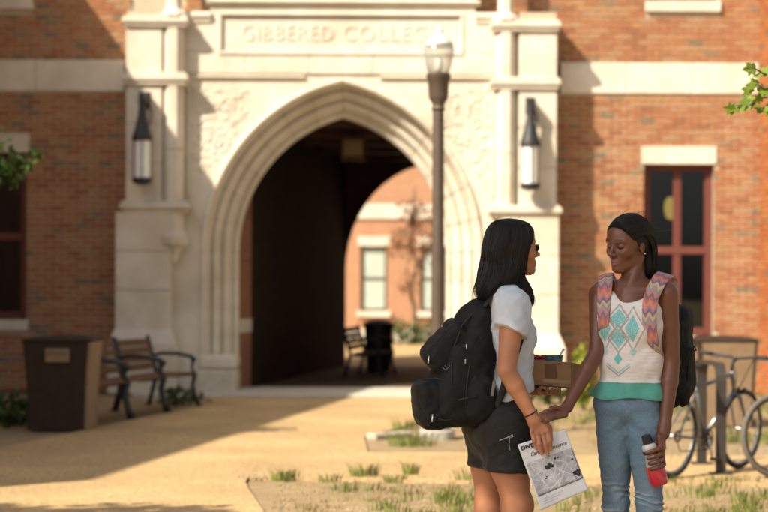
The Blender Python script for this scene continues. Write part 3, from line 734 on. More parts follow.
# ---------------- bicycles: local x forward along the frame, wheels touch z = 0
rubber = mat('tyre rubber', (.02, .02, .02), (.035, .033, .03), 40, .8, .3, 150)
alloy = mat('brushed alloy', (.45, .45, .45), (.55, .55, .55), 30, .35, metal=.9)
def make_bike(label, fcol, dark=False, tyre=None):
    t = thing('bicycle', label, 'bicycle', (0, 0, 0), 'parked bicycles')
    fm = mat('frame paint ' + str(fcol), fcol, tuple(c * 1.1 for c in fcol), 10, .35, spec=.6, coat=.5)
    RW, WB = .335, 1.04
    for i, x in enumerate((0, WB)):
        w = MB().ring((x, 0, RW), RW - .02, (0, 1, 0), .022, 40, 8).build('tyre', tyre or rubber, None, True)
        w.name = 'wheel'; w.parent = t
        MB().ring((x, 0, RW), RW - .045, (0, 1, 0), .011, 40, 6).build('rim', alloy if not dark else iron, w, True)
        MB().tube([(x, -.045, RW), (x, -.03, RW), (x, -.02, RW), (x, .02, RW), (x, .03, RW), (x, .045, RW)], [.012, .026, .016, .016, .026, .012], 10).build('hub', alloy, w, True)
        for k in range(20):
            a = 2 * math.pi * k / 20; o = .03 * (1 if k % 2 else -1)
            MB().tube([(x + .02 * math.cos(a + .9), o, RW + .02 * math.sin(a + .9)), (x + (RW - .05) * math.cos(a), 0, RW + (RW - .05) * math.sin(a))], .0016, 4).build('spoke', alloy, w)
    bb = Vector((.44, 0, .29)); st = Vector((.30, 0, .74)); ht = Vector((.86, 0, .80)); hb = Vector((.90, 0, .66)); ra = Vector((0, 0, RW)); fa = Vector((WB, 0, RW))
    fr = MB()
    for a, b_, r in ((bb, st, .016), (st + Vector((.015, 0, -.03)), ht, .018), (bb, hb, .021), (ht + Vector((-.01, 0, .03)), hb + Vector((.006, 0, -.02)), .02)): fr.tube([a, b_], r, 10)
    for s in (-1, 1):
        fr.tube([bb + Vector((0, s * .02, 0)), ra + Vector((.08, s * .05, -.01)), ra + Vector((0, s * .055, 0))], .011, 8)
        fr.tube([st + Vector((0, s * .015, -.04)), ra + Vector((.05, s * .05, .09)), ra + Vector((0, s * .055, 0))], .009, 8)
    fr.build('frame', fm, t, True)
    MB().tube([bb.lerp(hb, .2) + Vector((0, -.003, .003)), bb.lerp(hb, .85) + Vector((0, -.003, .003))], .0213, 10).build('frame_band', alloy if not dark else fm, t, True)
    fk = MB()
    for s in (-1, 1): fk.tube([hb + Vector((.006, 0, -.02)), hb + Vector((.015, s * .05, -.05)), (WB - .06, s * .055, .48), fa + Vector((0, s * .055, 0))], [.018, .018, .013, .01], 8)
    fk.build('fork', fm if not dark else iron, t, True)
    hs = MB().tube([ht + Vector((-.01, 0, .03)), ht + Vector((-.015, 0, .09)), ht + Vector((.06, 0, .13))], .014, 8)
    ho = hs.build('stem', iron, t, True); c = ht + Vector((.06, 0, .13))
    MB().tube([c + Vector((-.06, -.31, .03)), c + Vector((-.02, -.16, .02)), c, c + Vector((-.02, .16, .02)), c + Vector((-.06, .31, .03))], .012, 8).build('handlebar', iron, ho, True)
    for s in (-1, 1):
        MB().tube([c + Vector((-.063, s * .32, .03)), c + Vector((-.04, s * .21, .025))], .017, 8).build('grip', rubber, ho, True)
        MB().tube([c + Vector((-.01, s * .17, .02)), c + Vector((.04, s * .19, .0)), c + Vector((.03, s * .27, -.01))], .007, 6).build('brake_lever', alloy, ho, True)
        MB().tube([c + Vector((.0, s * .14, .01)), c + Vector((.10, s * .11, .02)), c + Vector((.08, s * .04, -.15)), hb + Vector((.03, s * .01, -.02))], .004, 6).build('cable', iron, ho, True)
    sp = MB().tube([st, st + Vector((-.04, 0, .13))], .013, 8).build('seat_post', alloy, t, True); q = st + Vector((-.05, 0, .145))
    sd = MB(); vs = []
    pf = [(-.13, .072, -.005), (-.10, .078, .008), (-.03, .05, .004), (.06, .024, .0), (.13, .016, -.006)]
    for x, w, z in pf:
        for yy, zz in ((-1, -.02), (-.9, .008), (0, .016), (.9, .008), (1, -.02)): vs.append(q + Vector((x, yy * w, z + zz)))
    sd.add(vs, [(i * 5 + j, i * 5 + (j + 1) % 5, (i + 1) * 5 + (j + 1) % 5, (i + 1) * 5 + j) for i in range(4) for j in range(5)] + [(4, 3, 2, 1, 0), (20, 21, 22, 23, 24)])
    sd.build('saddle', iron, t, True)
    cr = MB().ring(bb + Vector((0, -.045, 0)), .085, (0, 1, 0), .006, 28, 6).ring(bb + Vector((0, -.045, 0)), .05, (0, 1, 0), .008, 20, 6)
    for k in range(5):
        a = 2 * math.pi * k / 5; cr.tube([bb + Vector((0, -.045, 0)), bb + Vector((.083 * math.cos(a), -.045, .083 * math.sin(a)))], .007, 6)
    co = cr.build('chainring', iron, t, True)
    ca = R(-75)
    for s in (-1, 1):
        e = bb + Vector((s * -.165 * math.cos(ca), s * .075, s * -.165 * math.sin(ca) if s > 0 else .165 * math.sin(ca)))
        MB().tube([bb + Vector((0, s * .06, 0)), e], [.012, .009], 8).build('crank', alloy, co, True)
        MB().box(e.x - .045, e.x + .045, e.y - .05 if s < 0 else e.y, e.y if s < 0 else e.y + .05, e.z - .012, e.z + .012, .004).build('pedal', iron, co)
    MB().tube([bb + Vector((0, -.045, .086)), (0, -.04, RW + .045)], .005, 5).tube([bb + Vector((0, -.045, -.086)), (.05, -.04, RW - .12), (0, -.04, RW - .045)], .005, 5).build('chain', iron, t)
    MB().ring((0, -.04, RW), .04, (0, 1, 0), .008, 18, 6).build('sprocket', iron, t)
    for s in (-1, 1): MB().obox((WB - .02, s * .03, .66), (.025, .02, .05), None, .004).build('brake_pad', iron, t)
    return t
b1 = make_bike('grey bicycle with black tyres leaning at the rack', (.10, .10, .105))
ra_ = Vector((XPX(672, 12.15), 12.15)); fa_ = Vector((XPX(735, 12.8), 12.8)); th = math.atan2(fa_.y - ra_.y, fa_.x - ra_.x); sc_ = .90
b1.location = (ra_.x, ra_.y, 0); b1.rotation_euler = (R(3), 0, th); b1.scale = (sc_ * (fa_ - ra_).length / (1.04 * sc_), sc_, sc_)
b1.scale = (sc_, sc_, sc_)
b2_ = make_bike('black bicycle cut off by the right edge of the picture', (.03, .03, .035), True, mat('grey tan tyre', (.10, .085, .07), (.15, .13, .11), 30, .85))  # this bike's tyres are a lighter grey tan
cb = P(778, 440, 12.2); b2_.location = (cb.x, 12.2, 0); b2_.rotation_euler = (R(-3), 0, R(24)); b2_.scale = (.9, .9, .9)
# rack: flat steel hoop seen nearly edge on
rk = thing('bike_rack', 'dark flat steel bike rack post between the two bicycles', 'bike rack', tuple(P(721, 470, 12.45)))
rc = P(721.5, 470, 12.45); rc.z = 0; rk.location = rc
rkm = MB(); hh = .80
pth = [(0, 0, 0), (0, 0, hh - .12)] + [(0, .12 - .12 * math.cos(q), hh - .12 + .12 * math.sin(q)) for q in [R(a) for a in (20, 45, 70, 90)]]
far = [(0, .75 - p[1], p[2]) for p in pth[::-1]]
pth = pth + far; vs = []
for i, p in enumerate(pth):
    pr = Vector(pth[max(i - 1, 0)]); nx = Vector(pth[min(i + 1, len(pth) - 1)]); tn = (nx - pr).normalized(); nn = Vector((0, tn.z, -tn.y))
    for sx, sn in ((-1, -1), (1, -1), (1, 1), (-1, 1)): vs.append(rc + Vector(p) + Vector((sx * .038, 0, 0)) + nn * (sn * .012))
rkm.add(vs, [(i * 4 + j, i * 4 + (j + 1) % 4, (i + 1) * 4 + (j + 1) % 4, (i + 1) * 4 + j) for i in range(len(pth) - 1) for j in range(4)] + [(3, 2, 1, 0)])
rkm.build('hoop', mat('rack steel', (.03, .025, .022), (.045, .037, .03), 15, .5), rk)
for yy in (0, .75): MB().box(rc.x - .08, rc.x + .08, rc.y + yy - .06, rc.y + yy + .06, -.01, .012, .003).build('foot_plate', MATS['rack steel'], rk)
# ================================================================== COURTYARD BEYOND THE PASSAGE
YF = 47.0
cb_ = thing('courtyard_building', 'sunlit brick building with white sash windows seen through the archway', 'building', (0, YF, 0))
fx = lambda q: XPX(q, YF)
fz = lambda q: ZPX(q, YF)
fb = brick_tex_mat('far brick', 0, (.44, .22, .12), (.38, .18, .09), (.42, .34, .24))
wins = [(fx(360.5), fx(387), fz(311), fz(246)), (fx(420), fx(446), fz(311), fz(246)), (fx(480), fx(506), fz(311), fz(246)), (fx(300), fx(327), fz(311), fz(246))]
wm_ = MB(); wall_holes(wm_, -14, 16, 0, 11, YF, YF + .3, wins); wm_.build('wall', fb, cb_)
MB().box(-14, 16, YF - .06, YF + .1, fz(219), fz(204), .01).build('belt_course', stone, cb_)
MB().box(-14, 16, YF - .10, YF + .1, 0, .35, .01).build('plinth', stone, cb_)
white = mat('white window paint', (.72, .72, .68), (.78, .78, .74), 5, .5)
paleglass = mat('pale blind behind glass', (.42, .50, .44), (.50, .57, .50), 2, .15, spec=.6)
for x0, x1, z0, z1 in wins:
    f = MB(); t_ = .07; f.box(x0, x0 + t_, YF + .05, YF + .15, z0, z1).box(x1 - t_, x1, YF + .05, YF + .15, z0, z1).box(x0 + t_, x1 - t_, YF + .05, YF + .15, z1 - t_, z1).box(x0 + t_, x1 - t_, YF + .05, YF + .15, z0, z0 + t_)
    wo = f.build('window', mat('dark sash', (.10, .07, .05), rough=.6), cb_); zm = (z0 + z1) / 2
    MB().box(x0 + t_, x1 - t_, YF + .07, YF + .13, zm - .035, zm + .035).build('meeting_rail', MATS['dark sash'], wo)
    for a, b in ((z0 + t_, zm - .035), (zm + .035, z1 - t_)): MB().box(x0 + t_, x1 - t_, YF + .095, YF + .105, a, b).build('pane', paleglass, wo)
    MB().box(x0 - .08, x1 + .08, YF - .05, YF + .16, z1, z1 + .26).build('lintel', stone, wo); MB().box(x0 - .1, x1 + .1, YF - .09, YF + .16, z0 - .16, z0).build('sill', stone, wo)
MB().box(-14.2, 16.2, YF - .4, YF + 8, 11, 11.3).build('roof', MATS['slate'], cb_)
# leaves ------------------------------------------------------------------
def leaf_mat(name, c1, c2, tr_=.35):
    m, n, l, b = nt(name); gi = n.new('ShaderNodeNewGeometry'); rp = n.new('ShaderNodeValToRGB')
    rp.color_ramp.elements[0].color = (*c1, 1); rp.color_ramp.elements[1].color = (*c2, 1); l.new(gi.outputs['Random Per Island'], rp.inputs[0])
    l.new(rp.outputs[0], b.inputs['Base Color']); b.inputs['Roughness'].default_value = .5; b.inputs['Specular IOR Level'].default_value = .3
    ts_ = n.new('ShaderNodeBsdfTranslucent'); l.new(rp.outputs[0], ts_.inputs['Color']); mx = n.new('ShaderNodeMixShader'); mx.inputs[0].default_value = tr_
    l.new(b.outputs[0], mx.inputs[1]); l.new(ts_.outputs[0], mx.inputs[2]); l.new(mx.outputs[0], n['Material Output'].inputs[0]); return m
green = leaf_mat('maple leaf', (.12, .19, .018), (.26, .34, .04), .4)
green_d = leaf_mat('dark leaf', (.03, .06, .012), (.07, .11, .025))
rust = leaf_mat('rust leaf', (.14, .05, .02), (.22, .10, .04))
yelgreen = leaf_mat('yellow green leaf', (.20, .25, .02), (.32, .36, .05), .45)
grassm = leaf_mat('grass blade', (.09, .15, .025), (.30, .32, .09), .3)
grassdry = leaf_mat('dry grass blade', (.36, .29, .14), (.46, .38, .20), .3)
bark = mat('bark', (.10, .07, .045), (.17, .12, .08), 12, .9, .8, 30)
def rnd_dir():
    v = Vector((random.gauss(0, 1), random.gauss(0, 1), random.gauss(0, 1))); return v.normalized()
def leaf(mb, c, s, d=None, lobes=False):
    d = d or rnd_dir(); u = d.orthogonal().normalized(); q = random.uniform(0, 6.28)
    w = d.cross(u); a = u * math.cos(q) + w * math.sin(q); bb = d.cross(a)
    if lobes:                                        # a maple leaf outline, slightly folded
        out = [(0, 0), (.22, -.05), (.5, .12), (.32, .3), (.55, .55), (.22, .58), (0, 1.0), (-.22, .58), (-.55, .55), (-.32, .3), (-.5, .12), (-.22, -.05)]
        vs = [Vector(c) + a * (x * s) + bb * (y * s) + d * (abs(x) * s * .25) for x, y in out]
        k = len(out); mb.add(vs + [Vector(c) + bb * (.35 * s)], [(i, (i + 1) % k, k) for i in range(k)])
    else:
        vs = [Vector(c), Vector(c) + a * (.32 * s) + bb * (.45 * s) + d * (.06 * s), Vector(c) + bb * s, Vector(c) - a * (.32 * s) + bb * (.45 * s) + d * (.06 * s)]; mb.add(vs, [(0, 1, 2, 3)])
def limb(mb, a, b, r0, r1, wob=.06, n=7):
    a, b = Vector(a), Vector(b); L = (b - a).length; pts = [a.lerp(b, i / (n - 1)) + (Vector((random.uniform(-1, 1), random.uniform(-1, 1), random.uniform(-1, 1))) * L * wob * math.sin(math.pi * i / (n - 1))) for i in range(n)]
    mb.tube(pts, [r0 + (r1 - r0) * i / (n - 1) for i in range(n)], 8); return pts
def tree(name, label, base, h, clumps, m, lsize, nleaf, r0=.12, lobes=False, group=None):
    base = Vector(base); t = thing(name, label, 'tree', base, group)
    tb = MB(); top = base + Vector((0, 0, h)); limb(tb, base - Vector((0, 0, .05)), top, r0, r0 * .35, .03, 9)
    cr = MB()
    for c, rad, wgt in clumps:
        c = Vector(c); s = base.lerp(top, random.uniform(.45, .95)); limb(tb, s, c, r0 * .4, .012, .08)
        for k in range(int(nleaf * wgt)):
            if k % 60 == 0:
                e = c + rnd_dir() * rad[0] * random.uniform(.3, .9); limb(tb, c, e, .02, .006, .1, 5)
            v = rnd_dir(); rr = random.random() ** .45
            leaf(cr, c + Vector((v.x * rad[0], v.y * rad[1], v.z * rad[2])) * rr if False else c + Vector((v.x * rad[0] * rr, v.y * rad[1] * rr, v.z * rad[2] * rr)), lsize * random.uniform(.7, 1.2), None, lobes)
    tb.build('trunk', bark, t, True); co = cr.build('crown', m, t); return t
# rusty young tree before the far wall
tb = P(414, 330, 45.6); ct = lambda px, py, y: tuple(P(px, py, y))
tree('young_tree', 'young rusty leaved tree before the far sunlit wall', (tb.x, 45.6, 0), 4.2,
     [(ct(412, 215, 45.6), (.5, .45, .5), 1), (ct(400, 245, 45.5), (.4, .4, .5), .8), (ct(424, 250, 45.6), (.5, .45, .6), 1), (ct(408, 285, 45.4), (.35, .35, .4), .5), (ct(436, 225, 45.4), (.5, .45, .6), .8)], rust, .13, 150, .07)
# low hedge and wall along the far building
hb_ = thing('clipped_hedge', 'low green hedge along the far building', 'hedge', (fx(440), 45.0, 0))
hm = MB()
for k in range(1800): leaf(hm, (random.uniform(fx(392), fx(520)), random.uniform(44.4, 45.2), random.uniform(.0, .62) * random.uniform(.8, 1.1)), .12)
hm.build('foliage', green_d, hb_)
# dark picnic table and bin in the far courtyard
py_ = 28.8; c = P(379, 345, py_); ft = thing('courtyard_bin', 'dark round litter bin in the far courtyard', 'bin', (c.x, py_, 0))
s_ = py_ / FPX
MB().lathe([(.20, 0), (.23, .4), (.25, .76), (.28, .78), (.28, .82), (.14, .88), (.0, .89)], (c.x, py_, 0), 16).build('body', bench_iron, ft, True, 30)
MB().lathe([(.236, .35), (.245, .4), (.240, .45)], (c.x, py_, 0), 16).build('band', iron, ft)
ob = make_bench(1.5, 'dark bench beside the litter bin in the far courtyard'); ob['group'] = 'far courtyard furniture'; c = P(352, 345, 27.6); ob.location = (c.x, 26.6, 0); ob.rotation_euler.z = R(-8); ob.scale = (1, 1, .87)
for ch in ob.children:
    if 'slat' in ch.name: ch.data.materials[0] = bin_dark
# ================================================================== PLANTS IN THE FOREGROUND
# maple branch top right: its tree stands just outside the picture
by = 8.8; tp = (3.35, 9.3, 0)
mt = thing('maple_tree', 'young maple whose bright green leaves reach in at the right edge', 'tree', tp)
tb = MB(); limb(tb, (tp[0], tp[1], -.05), (tp[0], tp[1], 5.2), .09, .03, .02, 9); cr = MB()
def sprig(px0, py0, px1, py1, y, n):
    a, b = P(px0, py0, y), P(px1, py1, y - .1); pts = limb(tb, a, b, .008, .003, .06, 6)
    for k in range(n):
        c = a.lerp(b, random.uniform(.25, 1.08)) + Vector((random.uniform(-.045, .045), random.uniform(-.08, .08), random.uniform(-.05, .04)))
        d = Vector((random.uniform(-.7, .3), random.uniform(-1, -.3), random.uniform(-.2, .9))).normalized(); leaf(cr, c, random.uniform(.048, .075), d, True)
limb(tb, (tp[0], tp[1], 1.9), P(778, 92, by), .03, .009, .04)
sprig(780, 94, 735, 104, by, 9); sprig(778, 86, 744, 84, by, 4); sprig(775, 78, 748, 64, by, 5); sprig(778, 98, 756, 108, by, 7); sprig(790, 80, 764, 90, by + .15, 4)
for k in range(900):
    v = rnd_dir(); rr = random.random() ** .4; leaf(cr, (tp[0] + .55 + v.x * 1.3 * rr, tp[1] + v.y * 1.3 * rr, 4.2 + v.z * 1.3 * rr), .09, None, True)
for k in range(14):
    v = rnd_dir(); limb(tb, (tp[0], tp[1], random.uniform(2.8, 5)), (tp[0] + .55 + v.x * 1.1, tp[1] + v.y * 1.1, 4.2 + v.z), .02, .006)
tb.build('trunk', bark, mt, True); cr.build('crown', green, mt)
# dark shrub at the left edge
ly = 14.5
lt_ = thing('young_tree', 'dark leafy young tree reaching in at the left edge', 'tree', (-4.35, ly, 0))
tb = MB(); limb(tb, (-4.35, ly, -.05), (-4.3, ly, 3.4), .06, .02, .03, 8); cr = MB()
for px, py, r_, nn in ((-30, 165, .42, 260), (6, 172, .16, 60), (22, 163, .10, 22), (-30, 200, .25, 70), (8, 182, .10, 18), (36, 160, .06, 9), (-40, 130, .4, 120)):
    c = P(px, py, ly); limb(tb, (-4.3, ly, 2.0), c, .02, .006)
    for k in range(nn):
        v = rnd_dir(); rr = random.random() ** .5; leaf(cr, c + Vector((v.x * r_ * rr, v.y * r_ * rr, v.z * r_ * .7 * rr)), random.uniform(.07, .12))
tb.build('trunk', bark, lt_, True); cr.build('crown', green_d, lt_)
# shade tree behind the viewer: dapples the two people
st_ = (-3.4, 1.2, 0)
tree('shade_tree', 'broad leafy tree standing left of the viewer, shading the two women', st_, 6.5,
     [((-2.5, 4.0, 5.4), (1.15, 1.0, .8), 1.2), ((-3.4, 3.2, 6.3), (1.3, 1.1, .9), 1.2), ((-4.2, 2.4, 5.8), (1.2, 1.2, .9), .8), ((-2.6, 2.6, 6.9), (1.2, 1.2, .8), 1), ((-1.7, 4.4, 5.9), (.8, .8, .6), .6)], green, .20, 620, .2)
tree('shade_tree', 'slim leafy tree left of the path outside the picture', (-7.6, 5.2, 0), 5.2,
     [((-7.4, 6.1, 5.2), (1.0, .55, .5), 1), ((-6.2, 6.0, 5.3), (1.0, .5, .45), 1), ((-5.6, 5.9, 5.0), (.6, .4, .4), .4)], green, .18, 420, .12)
# grass tufts: countable ones stand alone on the soil
def tuft(px, py, hgt, n, spread, m, lab):
    g0 = G(px, py); t = MB(); g0.z = -.02
    for k in range(n):
        a = random.uniform(0, 6.28); r_ = random.random() ** .6 * spread; b = g0 + Vector((r_ * math.cos(a), r_ * math.sin(a), 0))
        h = hgt * random.uniform(.5, 1.1); lean = Vector((math.cos(a), math.sin(a), 0)) * h * random.uniform(.1, .7); w = Vector((-math.sin(a), math.cos(a), 0)).lerp(Vector((1, 0, 0)), .5) * random.uniform(.004, .007)
        m1 = b + lean * .35 + Vector((0, 0, h * .65)); e = b + lean + Vector((0, 0, h))
        t.add([b - w, b + w, m1 + w * .7, m1 - w * .7, e], [(0, 1, 2, 3), (3, 2, 4)])
    off = g0; me = t.mesh('grass_tuft', off); o = link('grass_tuft', me, m); o.location = off
    return tag(o, lab, 'grass', 'grass tufts on the bare soil')
T = [(286, 478, .10, 90, .10, 'isolated grass tuft at the corner of the front bed'), (365, 476, .13, 110, .10, 'upright grass tuft at the back edge of the front bed'),
     (331, 479, .07, 50, .08, 'small pale grass tuft along the edge of the bed'), (411, 474, .12, 70, .06, 'narrow grass tuft near the backpack wearer'),
     (395, 479, .07, 60, .09, 'low grass tuft left of the narrow one'), (472, 479, .12, 80, .12, 'grass tuft touching the wearer of the black shorts'),
     (405, 428, .14, 80, .14, 'pale grass tuft behind the kerb stone'), (413, 443, .16, 140, .22, 'green grass clump beside the lamp post footing')]
for px, py, h, n_, s, lab in T: tuft(px, py, h, n_, s, grassm, lab)
gm = MB(); gd = MB()
def lawn(mb, n, x0, x1, y0, y1, hgt, dens=None):
    k = 0
    while k < n:
        c = Vector((random.uniform(x0, x1), random.uniform(y0, y1), -.02)); k += 1
        if dens and not dens(c): continue
        for j in range(random.randint(8, 26)):
            a = random.uniform(0, 6.28); b = c + Vector((math.cos(a), math.sin(a), 0)) * random.random() * .10
            h = hgt * random.uniform(.4, 1.1); lean = Vector((math.cos(a), math.sin(a), 0)) * h * random.uniform(.1, .8); w = Vector((-math.sin(a), math.cos(a), 0)).lerp(Vector((1, 0, 0)), .5) * random.uniform(.003, .006)
            m1 = b + lean * .35 + Vector((0, 0, h * .65)); e = b + lean + Vector((0, 0, h)); mb.add([b - w, b + w, m1 + w * .7, m1 - w * .7, e], [(0, 1, 2, 3), (3, 2, 4)])
def fbm(x, y): return math.sin(x * 2.1 + 1.3 * math.sin(y * 1.7)) + .7 * math.sin(y * 3.3 + x * 1.1 + 2) + .5 * math.sin(x * 5.7 - y * 4.1)
pxof = lambda c: CX + c.x * FPX / c.y
pyof = lambda c: HY + CAMH * FPX / c.y
def d1(c):                                           # front bed: thick from the middle to the right, sparse left
    px = pxof(c); py = pyof(c)
    if px < 272: return False
    if px > 585: return fbm(c.x * 1.6, c.y * 1.6) > .25 and py > 478
    if 380 < px < 500: return py > 484 and fbm(c.x * 1.5, c.y * 1.5) > .15 + (500 - py) * .06
    return fbm(c.x, c.y) > 1.25 and py > 482
lawn(gm, 560, -1.4, 3.2, 9.4, 12.2, .085, d1)
def d2(c): return fbm(c.x * .8, c.y * .8) > .75 and not (c.x < .9 and c.y > 14)
lawn(gm, 900, .7, 6.0, 14.1, 21.8, .16, d2)
tag(gm.build('grass', grassm), 'patchy green grass growing over the bare beds', 'grass', None, 'stuff')
lawn(gd, 600, -1.3, 4.5, 9.4, 12.2, .03, lambda c: fbm(c.y, c.x) > -.2 and pyof(c) > 482 and pxof(c) > 275); lawn(gd, 500, .8, 6, 14.3, 21.5, .06, lambda c: fbm(c.y, c.x) > 0)
tag(gd.build('dry_grass', grassdry), 'short straw coloured dead grass on the soil', 'grass', None, 'stuff')
pb_ = MB()
for k in range(3600):
    x, y = (random.uniform(-1.1, 3.5), random.uniform(9.4, 12.1)) if k < 2500 else (random.uniform(.3, 6), random.uniform(14.2, 21.5))
    if y < 12.2 and CX + x * FPX / y < 275: continue
    s = random.uniform(.004, .012); pb_.obox((x, y, -.018 + s * .3), (s * 1.6, s, s * .8), Euler((random.random(), random.random(), random.random() * 6)).to_matrix(), s * .2)
for k in range(420):                                 # soil washed over the edge of the walk
    px = random.uniform(252, 768) if k % 4 else random.uniform(244, 262); e = G(px, 478.5 + (px > 480) * 1.5); y = e.y + abs(random.gauss(0, .14)); s = random.uniform(.004, .014)
    pb_.obox((e.x + random.gauss(0, .05), y, s * .25), (s * 1.6, s, s * .8), Euler((random.random(), random.random(), random.random() * 6)).to_matrix(), s * .2)
tag(pb_.build('soil_crumbs', mat('crumbs', (.30, .21, .12), (.45, .34, .21), 3, .95)), 'small stones and crumbs scattered on the soil', 'gravel', None, 'stuff')
# shrub behind the two women and low plants under the benches
def shrub(c, rad, n, m, lab, ls=.09):
    t = thing('shrub', lab, 'shrub', (c[0], c[1], 0)); mb = MB(); st = MB()
    for k in range(6):
        v = rnd_dir(); limb(st, (c[0], c[1], -.03), (c[0] + v.x * rad[0] * .7, c[1] + v.y * rad[1] * .7, c[2] + abs(v.z) * rad[2] * .7), .012, .004)
    for k in range(n):
        v = rnd_dir(); rr = random.random() ** .5; leaf(mb, (c[0] + v.x * rad[0] * rr, c[1] + v.y * rad[1] * rr, max(.01, c[2] + v.z * rad[2] * rr)), ls)
    st.build('stem', bark, t); mb.build('foliage', m, t)
q = P(583, 375, 19.5); shrub((q.x, 19.5, .38), (.13, .2, .34), 260, yelgreen, 'yellow green shrub between the two women', .11)
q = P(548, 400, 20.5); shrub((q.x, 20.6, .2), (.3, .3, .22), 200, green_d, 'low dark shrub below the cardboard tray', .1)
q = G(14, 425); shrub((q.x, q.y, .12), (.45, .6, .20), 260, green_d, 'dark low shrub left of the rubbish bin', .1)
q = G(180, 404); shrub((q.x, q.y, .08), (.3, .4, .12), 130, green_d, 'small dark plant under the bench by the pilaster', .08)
# ================================================================== BODIES: one continuous skin grown from a smooth distance field
V3 = lambda v: np.array((v[0], v[1], v[2]), dtype=np.float32)
def cone(a, b, ra, rb, k=.02, **q): return dict(t='c', a=V3(a), b=V3(b), ra=ra, rb=rb, k=k, **q)
def ell(c, r, M=None, k=.02, **q): return dict(t='e', c=V3(c), r=V3(r), M=None if M is None else np.array(M, dtype=np.float32), k=k, **q)
def rbox(c, h, r, M=None, k=.01, **q): return dict(t='b', c=V3(c), h=V3(h), r=r, M=None if M is None else np.array(M, dtype=np.float32), k=k, **q)
def chain(pts, rads, k=.02, **q): return [cone(pts[i], pts[i + 1], rads[i], rads[i + 1], k, **q) for i in range(len(pts) - 1)]
def frame(f, u=(0, 0, 1)):
    f = Vector(f).normalized(); l_ = Vector(u).cross(f).normalized(); u = f.cross(l_); return Matrix((f, l_, u)).transposed()   # columns f, l, u
def pd(p, X, Y, Z, infl=0.0):
    infl = infl * p.get('inf', 1)
    if p['t'] == 'c':
        a, b = p['a'], p['b']; ba = b - a; L2 = float(ba @ ba) + 1e-12
        x, y, z = X - a[0], Y - a[1], Z - a[2]
        t = np.clip((x * ba[0] + y * ba[1] + z * ba[2]) / L2, 0, 1)
        d = np.sqrt((x - t * ba[0]) ** 2 + (y - t * ba[1]) ** 2 + (z - t * ba[2]) ** 2) - (p['ra'] + (p['rb'] - p['ra']) * t)
    else:
        x, y, z = X - p['c'][0], Y - p['c'][1], Z - p['c'][2]; M = p['M']
        if M is not None: x, y, z = M[0, 0] * x + M[1, 0] * y + M[2, 0] * z, M[0, 1] * x + M[1, 1] * y + M[2, 1] * z, M[0, 2] * x + M[1, 2] * y + M[2, 2] * z
        if p['t'] == 'e':
            r = p['r']; k0 = np.sqrt((x / r[0]) ** 2 + (y / r[1]) ** 2 + (z / r[2]) ** 2); k1 = np.sqrt((x / r[0] ** 2) ** 2 + (y / r[1] ** 2) ** 2 + (z / r[2] ** 2) ** 2) + 1e-9
            d = k0 * (k0 - 1) / k1
        else:
            h, rr = p['h'], p['r']; qx, qy, qz = np.abs(x) - h[0] + rr, np.abs(y) - h[1] + rr, np.abs(z) - h[2] + rr
            d = np.sqrt(np.maximum(qx, 0) ** 2 + np.maximum(qy, 0) ** 2 + np.maximum(qz, 0) ** 2) + np.minimum(np.maximum(qx, np.maximum(qy, qz)), 0) - rr
    d = d - infl
    for pt, nn in p.get('clip', ()): d = np.maximum(d, (X - pt[0]) * nn[0] + (Y - pt[1]) * nn[1] + (Z - pt[2]) * nn[2])
    return d
def pbb(p):
    if p['t'] == 'c': r = max(p['ra'], p['rb']); return np.minimum(p['a'], p['b']) - r, np.maximum(p['a'], p['b']) + r
    s = float(np.max(p['r'])) if p['t'] == 'e' else float(np.linalg.norm(p['h'])); return p['c'] - s, p['c'] + s
def smin(a, b, k):
    h = np.maximum(k - np.abs(a - b), 0) / k; return np.minimum(a, b) - h * h * k * .25
def axis(*seg):                                      # (start, stop, step) pieces joined to one axis
    out = []
    for a, b, h in seg: n_ = max(2, int(round((b - a) / h))); out.append(np.linspace(a, b, n_, endpoint=False))
    out.append([seg[-1][1]]); return np.concatenate(out).astype(np.float32)
def field(prims, xs, ys, zs, infl=0.0, post=None):
    D = np.full((len(xs), len(ys), len(zs)), .08, np.float32); ax = (xs, ys, zs)
    for p in prims:
        lo, hi = pbb(p); m_ = p['k'] + infl + .025; s = []
        for i in range(3): s.append(slice(max(0, np.searchsorted(ax[i], lo[i] - m_) - 1), np.searchsorted(ax[i], hi[i] + m_) + 1))
        X, Y, Z = xs[s[0]][:, None, None], ys[s[1]][None, :, None], zs[s[2]][None, None, :]
        if 0 in (X.size, Y.size, Z.size): continue
        d = pd(p, X, Y, Z, infl); sub = D[s[0], s[1], s[2]]
        if p.get('op') == 'sub': D[s[0], s[1], s[2]] = -smin(-sub, d, p['k'])
        else: D[s[0], s[1], s[2]] = smin(sub, d, p['k'])
    if post is not None: D = post(D, xs[:, None, None], ys[None, :, None], zs[None, None, :])
    return D
def evalp(prims, pts, infl=0.0):
    pts = np.asarray(pts, np.float32).reshape(-1, 3); D = np.full(len(pts), .3, np.float32)
    for p in prims:
        d = pd(p, pts[:, 0], pts[:, 1], pts[:, 2], infl)
        D = -smin(-D, d, p['k']) if p.get('op') == 'sub' else smin(D, d, p['k'])
    return D
